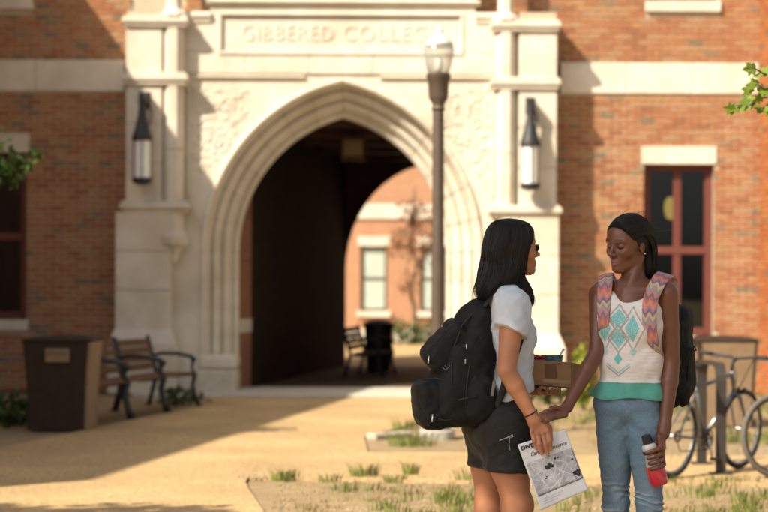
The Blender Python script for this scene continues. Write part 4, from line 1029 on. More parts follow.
def surface(D, xs, ys, zs, it=2):
    """surface nets on a rectilinear grid -> vertices, quads"""
    S = D < 0
    c = [S[i:S.shape[0] - 1 + i, j:S.shape[1] - 1 + j, k:S.shape[2] - 1 + k] for i in (0, 1) for j in (0, 1) for k in (0, 1)]
    a_all = c[0].copy(); a_any = c[0].copy()
    for q in c[1:]: a_all &= q; a_any |= q
    act = a_any & ~a_all; I, J, K = np.nonzero(act); nv = len(I)
    idx = np.full(act.shape, -1, np.int32); idx[I, J, K] = np.arange(nv)
    cor = {(i, j, k): D[I + i, J + j, K + k] for i in (0, 1) for j in (0, 1) for k in (0, 1)}
    acc = np.zeros((nv, 3)); cnt = np.zeros(nv)
    for a in cor:
        for x in range(3):
            if a[x] == 0:
                b = list(a); b[x] = 1; b = tuple(b); va, vb = cor[a], cor[b]; m_ = (va < 0) != (vb < 0)
                t = np.where(m_, va / np.where(m_, va - vb, 1), 0); base = np.array(a, float)
                pt = np.tile(base, (nv, 1)); pt[:, x] = t; acc += pt * m_[:, None]; cnt += m_
    fr = acc / cnt[:, None]
    V = np.stack([np.interp(g0 + fr[:, i], np.arange(len(ax)), ax) for i, (g0, ax) in enumerate(((I, xs), (J, ys), (K, zs)))], 1)
    F = []
    for x in range(3):
        o = [(1, 2), (2, 0), (0, 1)][x]
        sl0 = [slice(None)] * 3; sl1 = [slice(None)] * 3; sl0[x] = slice(0, -1); sl1[x] = slice(1, None)
        A, B = S[tuple(sl0)], S[tuple(sl1)]; ed = np.argwhere(A != B)
        ok = np.all([(ed[:, q] > 0) & (ed[:, q] < act.shape[q]) for q in o], 0); ed = ed[ok]
        q4 = []
        for du, dv in ((-1, -1), (0, -1), (0, 0), (-1, 0)):
            e = ed.copy(); e[:, o[0]] += du; e[:, o[1]] += dv; q4.append(idx[e[:, 0], e[:, 1], e[:, 2]])
        q4 = np.stack(q4, 1); ins = A[ed[:, 0], ed[:, 1], ed[:, 2]]
        q4[~ins] = q4[~ins][:, ::-1]; F.append(q4)
    F = np.concatenate(F); F = F[(F >= 0).all(1)]
    for _ in range(it):                              # light smoothing
        e = np.concatenate([F[:, [i, (i + 1) % 4]] for i in range(4)]); n_ = np.bincount(e[:, 0], minlength=nv) + np.bincount(e[:, 1], minlength=nv)
        av = np.stack([np.bincount(e[:, 0], V[e[:, 1], i], nv) + np.bincount(e[:, 1], V[e[:, 0], i], nv) for i in range(3)], 1) / np.maximum(n_, 1)[:, None]
        V = V + .5 * (av - V)
    return V, F
def np_mesh(name, V, F, off=(0, 0, 0), col=None):
    me = bpy.data.meshes.new(name); nv, nf, k = len(V), len(F), F.shape[1]
    me.vertices.add(nv); me.vertices.foreach_set('co', (V - np.array(off)).astype(np.float32).ravel())
    me.loops.add(nf * k); me.loops.foreach_set('vertex_index', F.astype(np.int32).ravel())
    me.polygons.add(nf); me.polygons.foreach_set('loop_start', (np.arange(nf) * k).astype(np.int32))
    me.update(calc_edges=True); me.validate(); me.shade_smooth()
    if col is not None:
        ca = me.color_attributes.new('col', 'FLOAT_COLOR', 'POINT'); c4 = np.ones((nv, 4), np.float32); c4[:, :3] = col; ca.data.foreach_set('color', c4.ravel())
    return me
def grow(name, prims, m, parent, h=.005, infl=0.0, post=None, it=2, axes=None, colf=None, csm=0):
    lo = np.min([pbb(p)[0] for p in prims if p.get('op') != 'sub'], 0) - infl - .012; hi = np.max([pbb(p)[1] for p in prims if p.get('op') != 'sub'], 0) + infl + .012
    xs, ys, zs = axes or [axis((lo[i], hi[i], h)) for i in range(3)]
    V, F = surface(field(prims, xs, ys, zs, infl, post), xs, ys, zs, it)
    off = wloc(parent) if parent is not None else (0, 0, 0)
    col = colf(V) if colf else None
    for _ in range(csm):                             # soften the edges of painted areas
        nv = len(V); e = np.concatenate([F[:, [i, (i + 1) % 4]] for i in range(4)]); n_ = np.bincount(e[:, 0], minlength=nv) + np.bincount(e[:, 1], minlength=nv)
        av = np.stack([np.bincount(e[:, 0], col[e[:, 1], i], nv) + np.bincount(e[:, 1], col[e[:, 0], i], nv) for i in range(3)], 1) / np.maximum(n_, 1)[:, None]; col = col + .6 * (av - col)
    me = np_mesh(name, V, F, off, col)
    return link(name, me, m, parent)
def nz3(X, Y, Z, f, s=0.0):
    return (np.sin(f * (X + .31 * np.sin(f * .8 * Z + s)) + s) * np.sin(f * (.8 * Y + .3 * np.sin(f * X * .7 + 2 * s)) + 1.7 * s) + .6 * np.sin(f * 1.9 * Z + 1.3 * np.sin(f * 1.1 * X + s) + np.sin(f * 1.3 * Y))) / 1.6
def hit(prims, px, py, Y0=6.5, Y1=7.5, infl=0.0):
    """first point of a body on the line of sight through a photo pixel: used to lay straps on the shoulders"""
    ys = np.linspace(Y0, Y1, 400); pts = np.stack([(px - CX) * ys / FPX, ys, CAMH - (py - HY) * ys / FPX], 1); d = evalp(prims, pts, infl)
    i = int(np.argmax(d < 0)) if (d < 0).any() else int(np.argmin(d)); return Vector(pts[i])
def lerp3(a, b, t): return a + (b - a) * np.clip(t, 0, 1)[:, None]
def ribbon(path, width_dirs, width, thick, nu=8, sub=6):
    """flat padded band along a path; returns V, F and (u, s): place across and metres along"""
    pts = [Vector(p) for p in path]; n_ = len(pts); P_ = []; W_ = []
    for i in range(n_ - 1):
        p0, p1, p2, p3 = pts[max(i - 1, 0)], pts[i], pts[i + 1], pts[min(i + 2, n_ - 1)]
        for j in range(sub):
            t = j / sub; P_.append(.5 * ((2 * p1) + (p2 - p0) * t + (2 * p0 - 5 * p1 + 4 * p2 - p3) * t * t + (3 * p1 - p0 - 3 * p2 + p3) * t ** 3))
            W_.append(Vector(width_dirs[i]).lerp(Vector(width_dirs[i + 1]), t).normalized())
    P_.append(pts[-1]); W_.append(Vector(width_dirs[-1]).normalized())
    V, U = [], []; s = 0; m_ = len(P_)
    ww = width if hasattr(width, '__len__') else [width] * n_
    for i in range(m_):
        if i: s += (P_[i] - P_[i - 1]).length
        t = (P_[min(i + 1, m_ - 1)] - P_[max(i - 1, 0)]).normalized(); w = (W_[i] - t * W_[i].dot(t)).normalized(); nrm = t.cross(w)
        q = min(i / sub, n_ - 1); wi = ww[int(q)] + (ww[min(int(q) + 1, n_ - 1)] - ww[int(q)]) * (q - int(q))
        ring = [(u, 1) for u in np.linspace(-1, 1, nu)] + [(u, -1) for u in np.linspace(1, -1, nu)]
        for u, sd in ring:
            th = thick / 2 * (1 - .75 * abs(u) ** 4); V.append(P_[i] + w * (u * wi / 2) + nrm * (sd * th)); U.append((u, s))
    k = 2 * nu; F = [(i * k + j, i * k + (j + 1) % k, (i + 1) * k + (j + 1) % k, (i + 1) * k + j) for i in range(m_ - 1) for j in range(k)]
    return np.array([tuple(v) for v in V]), np.array(F), np.array(U)

YB0 = 6.95
W = lambda px, py, dy=0.0: P(px, py, YB0 + dy)
def head_prims(O, M, s=1.0, lids=True):
    """O: middle of the head at eye height, M: columns forward, left, up"""
    q = lambda f, l_, u: O + M @ Vector((f, l_, u)) * s
    e = lambda f, l_, u, r, k=.015, rot=None, **kw: ell(q(f, l_, u), [x * s for x in r], M if rot is None else M @ rot, k, **kw)
    c = lambda a, b, ra, rb, k=.012, **kw: cone(q(*a), q(*b), ra * s, rb * s, k, **kw)
    pr = [e(-.014, 0, .022, (.094, .074, .088)), e(.022, 0, .03, (.062, .062, .07), .03), e(.026, 0, -.042, (.060, .049, .068), .022),
          e(.055, 0, -.085, (.028, .024, .026), .02), c((.002, .047, -.058), (.056, .018, -.094), .014, .013, .018), c((.002, -.047, -.058), (.056, -.018, -.094), .014, .013, .018),
          e(.074, 0, -.098, (.015, .018, .013), .022)]
    for sg in (-1, 1):
        pr += [e(.052, sg * .040, -.026, (.026, .022, .022), .025), c((.076, sg * .010, .019), (.066, sg * .046, .020), .010, .009, .014),
               e(.086, sg * .034, -.003, (.017, .018, .012), .012, op='sub')]
        pr += [e(.067, sg * .032, -.002, (.0165, .0175, .0135), .004)]
        pr += [e(-.008, sg * .0745, -.016, (.0155, .0085, .0265), .006, Matrix.Rotation(sg * R(24), 3, 'Z') @ Matrix.Rotation(R(-12), 3, 'Y')), e(-.006, sg * .0825, -.013, (.0085, .0062, .0155), .003, op='sub'), e(.003, sg * .0735, -.018, (.005, .005, .007), .004)]
    pr += [c((.081, 0, .012), (.101, 0, -.027), .0072, .0092, .010), e(.1035, 0, -.0325, (.0120, .0110, .0092), .007)]
    for sg in (-1, 1):
        pr += [e(.091, sg * .0135, -.0355, (.012, .0075, .0078), .006), e(.097, sg * .007, -.0435, (.005, .0035, .003), .003, op='sub')]
    pr += [e(.070, 0, -.064, (.019, .027, .022), .016)]
    pr += [c((.0895, .004, -.0600), (.077, .0245, -.0620), .0068, .0030, .004), c((.0895, -.004, -.0600), (.077, -.0245, -.0620), .0068, .0030, .004),
           c((.0885, .003, -.0740), (.077, .0225, -.0648), .0086, .0032, .004), c((.0885, -.003, -.0740), (.077, -.0225, -.0648), .0086, .0032, .004)]
    return pr
def head_local(V, O, M, s=1.0): return ((V - np.array(O)) @ np.array(M)) / s
# ================================================================== PEOPLE
hair_m = mat('black brown hair', (.009, .0065, .005), (.019, .013, .0095), 60, .46, spec=.35)
hair_base = mat('hair underlayer', (.008, .006, .005), rough=.7)
skin_l = attr_mat('skin tan', .5, .4, .15, 260, .001, var=.06, vscale=30, sss=.12)
skin_r = attr_mat('skin deep brown', .37, .5, .15, 260, .001, var=.07, vscale=30, sss=.06)
# ------------------------------------------------------------------ first woman: profile, backpack, white tee, black shorts
Lf = Vector((.985, .17, 0)).normalized(); Lr = Vector((Lf.y, -Lf.x, 0)); LM = frame(Lf)
LO = W(513.4, 246.8, 0); LH = frame((.955, .29, .03))
perL = thing('person', 'woman in profile wearing a white tee, black shorts and a large black backpack', 'person', (W(503, 420, 0).x, YB0, 0))
at = lambda px, py, r=0.0: W(px, py, 0) + Lr * r       # photo pixel in her middle plane, then metres towards her right (the viewer)
Lneck = at(502, 295)
shR, elR, wrR = at(504, 306, .155), W(507, 370, -.205), W(531.5, 414, -.195)
shL, elL, wrL = at(501, 306, -.155), W(503, 366, .20), W(532, 388.5, .235)
torsoL = [ell(at(503, 332), (.095, .135, .150), LM, .05), ell(at(506, 372), (.085, .115, .12), LM, .05), ell(at(498, 418), (.105, .150, .105), LM, .05),
          ell(at(489, 428), (.085, .135, .085), LM, .05), ell(at(519, 337, .06), (.05, .058, .058), LM, .04), ell(at(519, 337, -.06), (.05, .058, .058), LM, .04),
          cone(at(501, 302, .12), at(501, 302, -.12), .055, .055, .05)]
neckL = chain([LO + LH @ Vector((-.022, 0, -.06)), at(506, 284), Lneck], [.052, .05, .062], .03)
armR = chain([shR, shR.lerp(elR, .45), elR, elR.lerp(wrR, .35), wrR], [.052, .045, .037, .037, .0245], .008)
armL = chain([shL, shL.lerp(elL, .45), elL, elL.lerp(wrL, .35), wrL], [.052, .044, .037, .036, .0235], .008)
legs = []
kR, kL = W(517.5, 505, -.08), W(490, 507, .10); aR, aL = W(512, 594, -.10), W(479, 596, .11)
for hp, kn, an in ((at(501, 430, .075), kR, aR), (at(497, 430, -.085), kL, aL)):
    legs += chain([hp, hp.lerp(kn, .45), kn, kn.lerp(an, .3) + Vector((-.012, 0, 0)), an.lerp(kn, .1), an], [.092, .078, .056, .057, .036, .037], .03)
    legs += [ell(kn + Lf * .02, (.045, .045, .05), LM, .03), cone(an + Vector((0, 0, -.035)), an + Lf * .15 + Vector((0, 0, -.06)), .038, .028, .03), cone(an + Vector((0, 0, -.03)), an - Lf * .03 + Vector((0, 0, -.05)), .035, .03, .03)]
PH = -.195                                            # depth of the right hand
def fing(pts, r0, r1, k=.0035): n_ = len(pts); return chain(pts, [r0 + (r1 - r0) * i / (n_ - 1) for i in range(n_)], k)
hR = [cone(wrR, W(534.5, 420, PH), .025, .026, .012), rbox(W(539.2, 425.5, PH - .004), (.037, .0125, .034), .0122, frame((.97, 0, .22), (-.22, 0, .97)), .016)]
for (x0, y0), (x1, y1), (x2, y2), r in (((532.6, 431), (534.6, 440), (537, 447.5), .0098), ((537.8, 432.5), (540, 443), (542.3, 452.6), .0105), ((543.3, 432.5), (546, 443.5), (548.2, 453.4), .0106), ((547.8, 430), (550.4, 440), (551.2, 448.5), .0102)):
    hR += fing([W(x0, y0, PH - .004), W(x1, y1, PH - .020), W(x2, y2, PH - .006)], r, r * .8)
    hR += [ell(W(x0, y0, PH - .013), (.008, .007, .008), None, .008)]
hR += fing([W(544, 419, PH + .012), W(550, 428, PH + .028), W(551, 438, PH + .024), W(550, 445, PH + .02)], .013, .0095)
# far hand under the cardboard tray: fingers curl up round its lower edge
TY = .175                                             # depth of the tray's near face
hL = [cone(wrL, W(540, 391, .24), .024, .018, .012), rbox(W(550, 391.8, .235), (.038, .036, .010), .0098, None, .012)]
for i, x in enumerate((547.5, 551.8, 556, 560)):
    hL += fing([W(x, 391.2, .215), W(x + .3, 390.6, TY + .008), W(x + .5, 388.4, TY - .010)], .0085, .0072)
hL += fing([W(541, 391, .23), W(539, 389.5, .18), W(542, 386.5, TY - .010)], .010, .008)
bodyL = torsoL + neckL + head_prims(LO, LH) + armR + armL + legs + hR + hL
bx0, bx1 = P(462, 0, YB0).x, P(566, 0, YB0).x
axL = [axis((bx0 - .03, P(498, 0, YB0).x, .005), (P(498, 0, YB0).x, bx1, .0028)), axis((YB0 - .28, YB0 - .24, .005), (YB0 - .24, YB0 - .15, .0028), (YB0 - .15, YB0 - .10, .004), (YB0 - .10, YB0 + .14, .0042), (YB0 + .14, YB0 + .30, .0036)), axis((-.01, .5, .009), (.5, .62, .005), (.62, .93, .0028), (.93, 1.36, .005), (1.36, 1.62, .0026))]
def skinL(V):
    c = np.tile(np.array([.42, .185, .100]), (len(V), 1)); h = head_local(V, LO, LH)
    inh = (h[:, 2] > -.13) & (h[:, 0] > .03)
    lip = inh & (h[:, 0] > .078) & (np.abs(h[:, 1]) < .024) & (h[:, 2] < -.0555) & (h[:, 2] > -.080); c[lip] = (.36, .11, .085)
    br = inh & (np.abs(h[:, 2] - .024 + .12 * (np.abs(h[:, 1]) - .03) ** 2) < .0045) & (np.abs(h[:, 1]) > .012) & (np.abs(h[:, 1]) < .05); c[br] = (.05, .03, .02)
    # knuckles and fingertips are redder
    hd = np.linalg.norm(V - np.array(W(545, 447, PH)), axis=1); c = lerp3(c, np.array([.45, .18, .105]), (.04 - hd) / .03)
    # painted nails
    for x, y in ((537.3, 447.6), (542.6, 452.6), (548.6, 453.6), (551.5, 448.6)):
        c[np.linalg.norm(V - np.array(W(x, y - .6, PH - .014)), axis=1) < .0062] = (.50, .27, .20)
    return c
bl = grow('body', bodyL, skin_l, perL, axes=axL, colf=skinL, csm=2)
# tee
def cloth_post(amp, f, s, planes=(), smooth=0):
    def fn(D, X, Y, Z):
        D = D - amp * nz3(X, Y, Z, f, s) - amp * .5 * nz3(Y, Z, X, f * 2.1, s + 2)
        for pt, nn in planes: D = np.maximum(D, (X - pt[0]) * nn[0] + (Y - pt[1]) * nn[1] + (Z - pt[2]) * nn[2])
        return D
    return fn
def unit(v): return Vector(v).normalized()
adR, adL = unit(elR - shR), unit(elL - shL)
seR, seL = W(508, 329, -.185), shL.lerp(elL, .42)
adRt = unit(adR + Vector((-.32, 0, .0)))
tee = [dict(p) for p in torsoL] + [ell(at(504.5, 335), (.103, .138, .15), LM, .04), ell(at(506.5, 372), (.092, .132, .13), LM, .05), ell(at(506.5, 396), (.094, .145, .09), LM, .05),
      cone(shR, elR, .067, .064, .03, clip=[(seR, adRt)]), cone(shL, elL, .068, .062, .03, clip=[(seL, adL)]), cone(at(503, 297, .06), at(503, 297, -.06), .06, .06, .03),
      cone(LO + LH @ Vector((.0, 0, -.10)), Lneck + Lf * .03, .06, .066, .01, op='sub')]
hemn = unit((-.45, .0, -1.0))
def tee_post(D, X, Y, Z):
    # drag folds from the shoulder and strap down the side, soft creases at the waist
    zc = Z - float(at(506, 372).z); D = D - .0035 * np.sin(60 * (Z + .5 * X) + 3 * np.sin(9 * X + 4 * Y)) * np.exp(-(zc / .07) ** 2)
    D = D - .0028 * nz3(X, Y, Z, 26, 1.0) - .0018 * nz3(Y, Z, X, 58, 2.0)
    return np.maximum(D, -((Z - float(W(500, 401.5).z)) + (X - float(W(500, 0).x)) * -.36))
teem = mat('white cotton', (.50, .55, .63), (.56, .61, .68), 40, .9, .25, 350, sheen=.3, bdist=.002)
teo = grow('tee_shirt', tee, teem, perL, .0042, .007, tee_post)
rib = [cone(W(494.3, 332.8, -.235), W(495, 333, -.235), .001, .001)]
# shorts
sh_ = [ell(at(499, 415), (.112, .158, .10), LM, .04), ell(at(489, 427), (.096, .145, .085), LM, .05), cone(at(503, 424, .072), at(507, 470, .076), .112, .100, .07), ell(at(500, 440), (.09, .08, .10), LM, .06), cone(at(497, 424, -.085), at(498, 470, -.09), .11, .096, .06),
       cone(at(508, 468, .08), at(511, 500, .08), .086, .084, .004, op='sub'), cone(at(496, 468, -.09), at(494, 500, -.09), .080, .080, .004, op='sub')]
def sh_post(D, X, Y, Z):
    D = D - .004 * nz3(X, Y, Z, 24, 3.0) - .003 * nz3(Z, X, Y, 52, 1.2)
    hem = float(W(500, 469).z); g_ = Z - hem; D = D - .0035 * np.exp(-((g_ - .016) / .009) ** 2)
    D = np.maximum(D, -(g_ + .03 * (X - float(W(505, 0).x))))
    return np.maximum(D, Z - float(W(500, 398).z))
shm = mat('black shorts cloth', (.010, .0095, .0095), (.017, .016, .0155), 50, .8, .3, 300, sheen=.15, bdist=.002)
sho = grow('shorts', sh_, shm, perL, .0045, .0, sh_post)
q = hit(sh_, 509, 437); q.y -= .004
mb = MB(); mb.tube([q + Vector((-.035, .008, -.012)), q + Vector((-.015, -.002, -.004)), q + Vector((.008, -.004, .006)), q + Vector((.014, -.004, .014)), q + Vector((.018, -.002, .004)), q + Vector((.008, -.003, .0))], .0022, 5)
mb.tube([q + Vector((.004, -.003, .004)), q + Vector((.002, -.003, -.03)), q + Vector((.006, -.003, -.05))], .0018, 5); mb.build('drawstring', mat('grey cord', (.35, .35, .35), rough=.8), sho, True)
# shoes (below the picture's edge)
for an in (aR, aL):
    pr = [cone(an + Vector((0, 0, -.035)), an + Lf * .15 + Vector((0, 0, -.05)), .045, .034, .03, clip=[((0, 0, .012), (0, 0, -1))]), cone(an, an - Lf * .035 + Vector((0, 0, -.04)), .045, .04, .03)]
    grow('shoe', pr, mat('grey canvas', (.2, .2, .21), (.25, .25, .26), 30, .8), perL, .006, .004, lambda D, X, Y, Z: np.maximum(D, -(Z - .004)))
# bracelet
bq = wrR.lerp(elR, .03); bax = unit(elR - wrR)
MB().ring(bq, .0275, bax, .0035, 28, 6).build('bracelet', mat('dark cord', (.03, .025, .022), rough=.7), perL, True)
# sunglasses
gq = lambda f, l_, u: LO + LH @ Vector((f, l_, u))
sg_ = MB()
for s in (-1, 1): sg_.tube([gq(-.005, s * .079, .004), gq(.04, s * .074, .006), gq(.086, s * .060, .007)], .0022, 6)
sg_.tube([gq(.098, -.014, .006), gq(.104, 0, .008), gq(.098, .014, .006)], .002, 6)
sgo = sg_.build('sunglasses', mat('gold wire', (.5, .42, .3), rough=.3, metal=.8), perL, True)
for s in (-1, 1):
    MB().ball(gq(.0895, s * .032, -.004), (.0025, .0165, .0145), 16, 8, LH @ Matrix.Rotation(s * R(-12), 3, 'Z')).build('lens', mat('smoke lens', (.02, .02, .022), rough=.08, spec=.6), sgo, True)
# hair: strands on a swept envelope (rows: photo row, back column, front column, half thickness in depth)
def hair_env(rows, Y0):
    rows = np.array(rows, float); L_ = np.concatenate([[0], np.cumsum(np.abs(np.diff(rows[:, 0])) + .3 * np.abs(np.diff(rows[:, 1])))]); L_ /= L_[-1]
    def f(v, phi, sc=1.0):
        y, xb, xf, hd = [np.interp(v, L_, rows[:, i]) for i in range(4)]
        cx_, rx = (xb + xf) / 2, (xf - xb) / 2; c_ = math.cos(phi); s_ = math.sin(phi)
        e_ = .8                                          # slightly boxy section
        cc = math.copysign(abs(c_) ** e_, c_); ss = math.copysign(abs(s_) ** e_, s_)
        return P(cx_ + rx * sc * cc, y, Y0 - hd * sc * ss)
    return f
hrL = [(218.0, 508.6, 509.4, .001), (218.5, 503, 515, .022), (219.6, 497, 522, .045), (222.5, 491.5, 529, .066), (229, 487, 534, .084), (238, 484.5, 535, .092), (247, 482.5, 531.5, .096), (258, 481, 528, .097), (270, 480.5, 526.5, .098), (280, 479.5, 527, .102), (288, 478, 529, .110), (296, 477, 531, .122), (307, 479, 532, .128)]
env = hair_env(hrL, LO.y)
rg = random.Random(11)
def strand_hair(env, n, vend, rad, amp, keep, nseg=22, freq=9):
    mb = MB()
    for k in range(n):
        phi = rg.uniform(0, 2 * math.pi)
        if not keep(phi, 0.0, rg): continue
        v1 = vend(phi, rg); ph = rg.uniform(0, 6.28); drift = rg.gauss(0, .10); sc0 = 1 + rg.gauss(0, .013) + .012 * math.sin(phi * 11) + .010 * math.sin(phi * 23 + 1); fr_ = freq * rg.uniform(.96, 1.04); clump = 1.4 * math.sin(phi * 2.3) + .5 * math.sin(phi * 9) + rg.gauss(0, .22)
        pts = []; rr = []
        for i in range(nseg):
            v = v1 * i / (nseg - 1); w_ = max(0.0, (v - .38) / .62); a = amp * (w_ ** 1.1) + .001 * v
            p = env(v, phi + drift * v, sc0 * (1 + .01 * math.sin(5 * v + ph)))
            if math.cos(phi) < .2: p.x -= .015 * max(0, (v - .74) / .26) ** 2 * (1 + .5 * math.sin(clump * 3))
            p += Vector((a * math.sin(fr_ * v + clump + .06 * ph), a * .7 * math.cos(fr_ * v + clump), a * .3 * math.sin(fr_ * v + clump + 1.2)))
            pts.append(p); rr.append(rad * (1 if i < nseg - 4 else (nseg - 1 - i) / 4 + .12))
        mb.tube(pts, rr, 3, True)
    return mb
def vendL(phi, rg):
    c_ = math.cos(phi)
    if c_ > .45: return rg.uniform(.93, 1.0) if math.sin(phi) > 0 else rg.uniform(.8, .95)
    return rg.uniform(.82, .97) if c_ > -.3 else rg.uniform(.78, .96)
keepL = lambda phi, v, rg: abs(math.sin(phi)) > .40 or math.cos(phi) < 0
mbh = strand_hair(env, 4200, vendL, .0015, .021, keepL, 28, 15)
ho = mbh.build('hair', hair_m, perL, True)
core = MB(); ns, nr = 22, 28
for i in range(ns):
    v = .90 * i / (ns - 1)
    for j in range(nr): core.v.append(tuple(env(v, 2 * math.pi * j / nr, .965 if math.cos(2 * math.pi * j / nr) < .7 else .90)))
for i in range(ns - 1):
    for j in range(nr):
        q0 = 2 * math.pi * (j + .5) / nr
        if i > 13 and math.cos(q0) > .82: continue
        core.f.append((i * nr + j, i * nr + (j + 1) % nr, (i + 1) * nr + (j + 1) % nr, (i + 1) * nr + j))
core.build('hair_underlayer', hair_base, ho, True)
# flyaway strands
fl = strand_hair(env, 420, lambda p_, r_: r_.uniform(.7, 1.03), .0006, .03, keepL, 24, 13); fl.build('flyaway', hair_m, ho, True)

# ------------------------------------------------------------------ second woman: three quarter view, printed top, jeans
ta = R(28); Rf = Vector((-math.sin(ta), -math.cos(ta), 0)); Rr = Vector((Rf.y, -Rf.x, 0)); RM = frame(Rf)
ha = R(53); RO = W(627.5, 242.5, 0); RH = frame((-math.sin(ha), -math.cos(ha), -.16))
RH = RH @ Matrix.Rotation(R(-3), 3, 'X')
perR = thing('person', 'woman in a turquoise printed white top and blue jeans holding a red drink bottle', 'person', (W(630, 420, 0).x, YB0, 0))
ar = lambda px, py, f=0.0: W(px, py, 0) + Rf * f
def rr_(px, py, r, f=0.0): return W(px, py, 0) + Rr * r + Rf * f
sR, eR, wR = W(599.5, 293, .075), W(597.5, 350, -.01), W(567.5, 406.5, -.12)
sL, eL, wL = W(667, 293, -.075), W(672, 361, -.055), W(665.5, 424, -.10)
torsoR = [ell(ar(633, 322), (.085, .128, .14), RM, .05), ell(ar(631, 362), (.078, .108, .11), RM, .05), ell(ar(629, 402), (.074, .112, .078), RM, .05), ell(ar(631, 416, -.05), (.055, .095, .062), RM, .05),
          ell(rr_(632, 328, .058, .062), (.042, .052, .052), RM, .035), ell(rr_(632, 328, -.058, .062), (.042, .052, .052), RM, .035), cone(rr_(633, 290, .135), rr_(633, 290, -.135), .045, .045, .045),
          cone(ar(633, 300, .03), ar(633, 312, .055), .05, .04, .05)]
neckR = chain([RO + RH @ Vector((-.030, 0, -.055)), W(633, 272, .01), ar(634, 290)], [.044, .041, .052], .028) + [cone(ar(633.5, 284, -.02), rr_(633, 291, .10, -.02), .028, .033, .03), cone(ar(633.5, 284, -.02), rr_(633, 291, -.10, -.02), .028, .033, .03)]
# throat muscles and collar bones give the neck its shape
neckR += [cone(RO + RH @ Vector((-.02, .055, -.055)), ar(632, 289, .05), .012, .009, .02), cone(ar(630, 289, .052), rr_(633, 288, -.12, .03), .008, .009, .015), cone(ar(630, 289, .052), rr_(633, 288, .12, .03), .008, .009, .015)]
armRR = chain([sR, sR.lerp(eR, .45), eR, eR.lerp(wR, .3), wR], [.046, .038, .033, .033, .022], .008)
armRL = chain([sL, sL.lerp(eL, .45), eL, eL.lerp(wL, .3), wL], [.046, .039, .033, .034, .023], .008)
legsR = []
hpR, hpL = rr_(631, 425, .066), rr_(629.5, 425, -.072); knR, knL = W(616.8, 503, .045), W(650, 503, -.055); anR, anL = W(613, 597, .05), W(654, 598, -.05)
for hp, kn, an in ((hpR, knR, anR), (hpL, knL, anL)):
    legsR += chain([hp, hp.lerp(kn, .45), kn, kn.lerp(an, .3) - Rf * .012, an.lerp(kn, .1), an], [.069, .057, .039, .042, .030, .032], .03)
    legsR += [cone(an + Vector((0, 0, -.035)), an + Rf * .15 + Vector((0, 0, -.06)), .036, .027, .03), cone(an + Vector((0, 0, -.03)), an - Rf * .03 + Vector((0, 0, -.05)), .034, .03, .03)]
# her right hand reaches across and its fingers lie on the other woman's hand
hq = [cone(wR, W(564, 409.5, -.135), .021, .020, .012), rbox(W(559, 412, -.148), (.036, .011, .027), .0108, frame((-.96, -.2, -.2), (-.2, .45, .85)), .012)]
for i, (p_, q_, t_) in enumerate((((553, 409.5), (546, 410.5), (540.5, 413)), ((552.5, 412.3), (545, 414), (539.5, 417)), ((553, 415), (546, 417.3), (541, 420)), ((554.5, 417.2), (549, 420), (545, 422.2)))):
    d_ = -.158 - .004 * i; hq += fing([W(*p_, d_), W(*q_, d_ - .032), W(*t_, d_ - .052)], .0082, .0064, .004)
hq += fing([W(562, 408.5, -.15), W(556, 406.5, -.165), W(551, 406.8, -.175)], .0098, .0075, .006)
# her left hand closes on the bottle
BA, BB = W(647.2, 437, -.135), W(660.3, 483, -.125); bax = unit(BB - BA)
hb2 = [cone(wL, W(664, 432, -.105), .0245, .026, .012), rbox(W(662, 441, -.115), (.0125, .034, .036), .0122, frame((.93, -.35, .15), (0, 0, 1)), .016)]
for i in range(4):
    c_ = BA.lerp(BB, .27 + .098 * i); sd = unit(Vector((0, -1, 0)).cross(bax)); sd = sd if sd.x > 0 else -sd
    rb = .036 + .0009 * i; pts = []
    for a_ in (8, -38, -82, -122):                   # wraps round the near side of the bottle
        a2 = R(a_); pts.append(c_ + sd * (rb * math.cos(a2)) + Vector((0, 1, 0)) * (rb * math.sin(a2)) + bax * (.004 * i))
    hb2 += fing([W(663.5 - .3 * i, 440 + 4.2 * i, -.122)] + pts, .0104, .0086)
th0 = BA.lerp(BB, .12); hb2 += fing([W(661, 434, -.105), th0 + Vector((.034, .02, .002)), th0 + Vector((.012, .037, -.006)), th0 + Vector((-.014, .034, -.012))], .012, .009)
bodyR = torsoR + neckR + head_prims(RO, RH, .985) + armRR + armRL + legsR + hq + hb2
hx0, hx1 = P(601, 0, YB0).x, P(645, 0, YB0).x
axR = [axis((P(538, 0, 6.8).x, P(566, 0, 6.8).x, .0032), (P(566, 0, 6.8).x, hx0, .0048), (hx0, hx1, .0024), (hx1, P(684, 0, YB0).x, .0034)), axis((YB0 - .26, YB0 - .20, .0055), (YB0 - .20, YB0 - .03, .0026), (YB0 - .03, YB0 + .05, .004), (YB0 + .05, YB0 + .26, .0055)),
       axis((-.01, .5, .009), (.5, .74, .0034), (.74, .86, .0034), (.86, 1.36, .0052), (1.36, 1.66, .0023))]
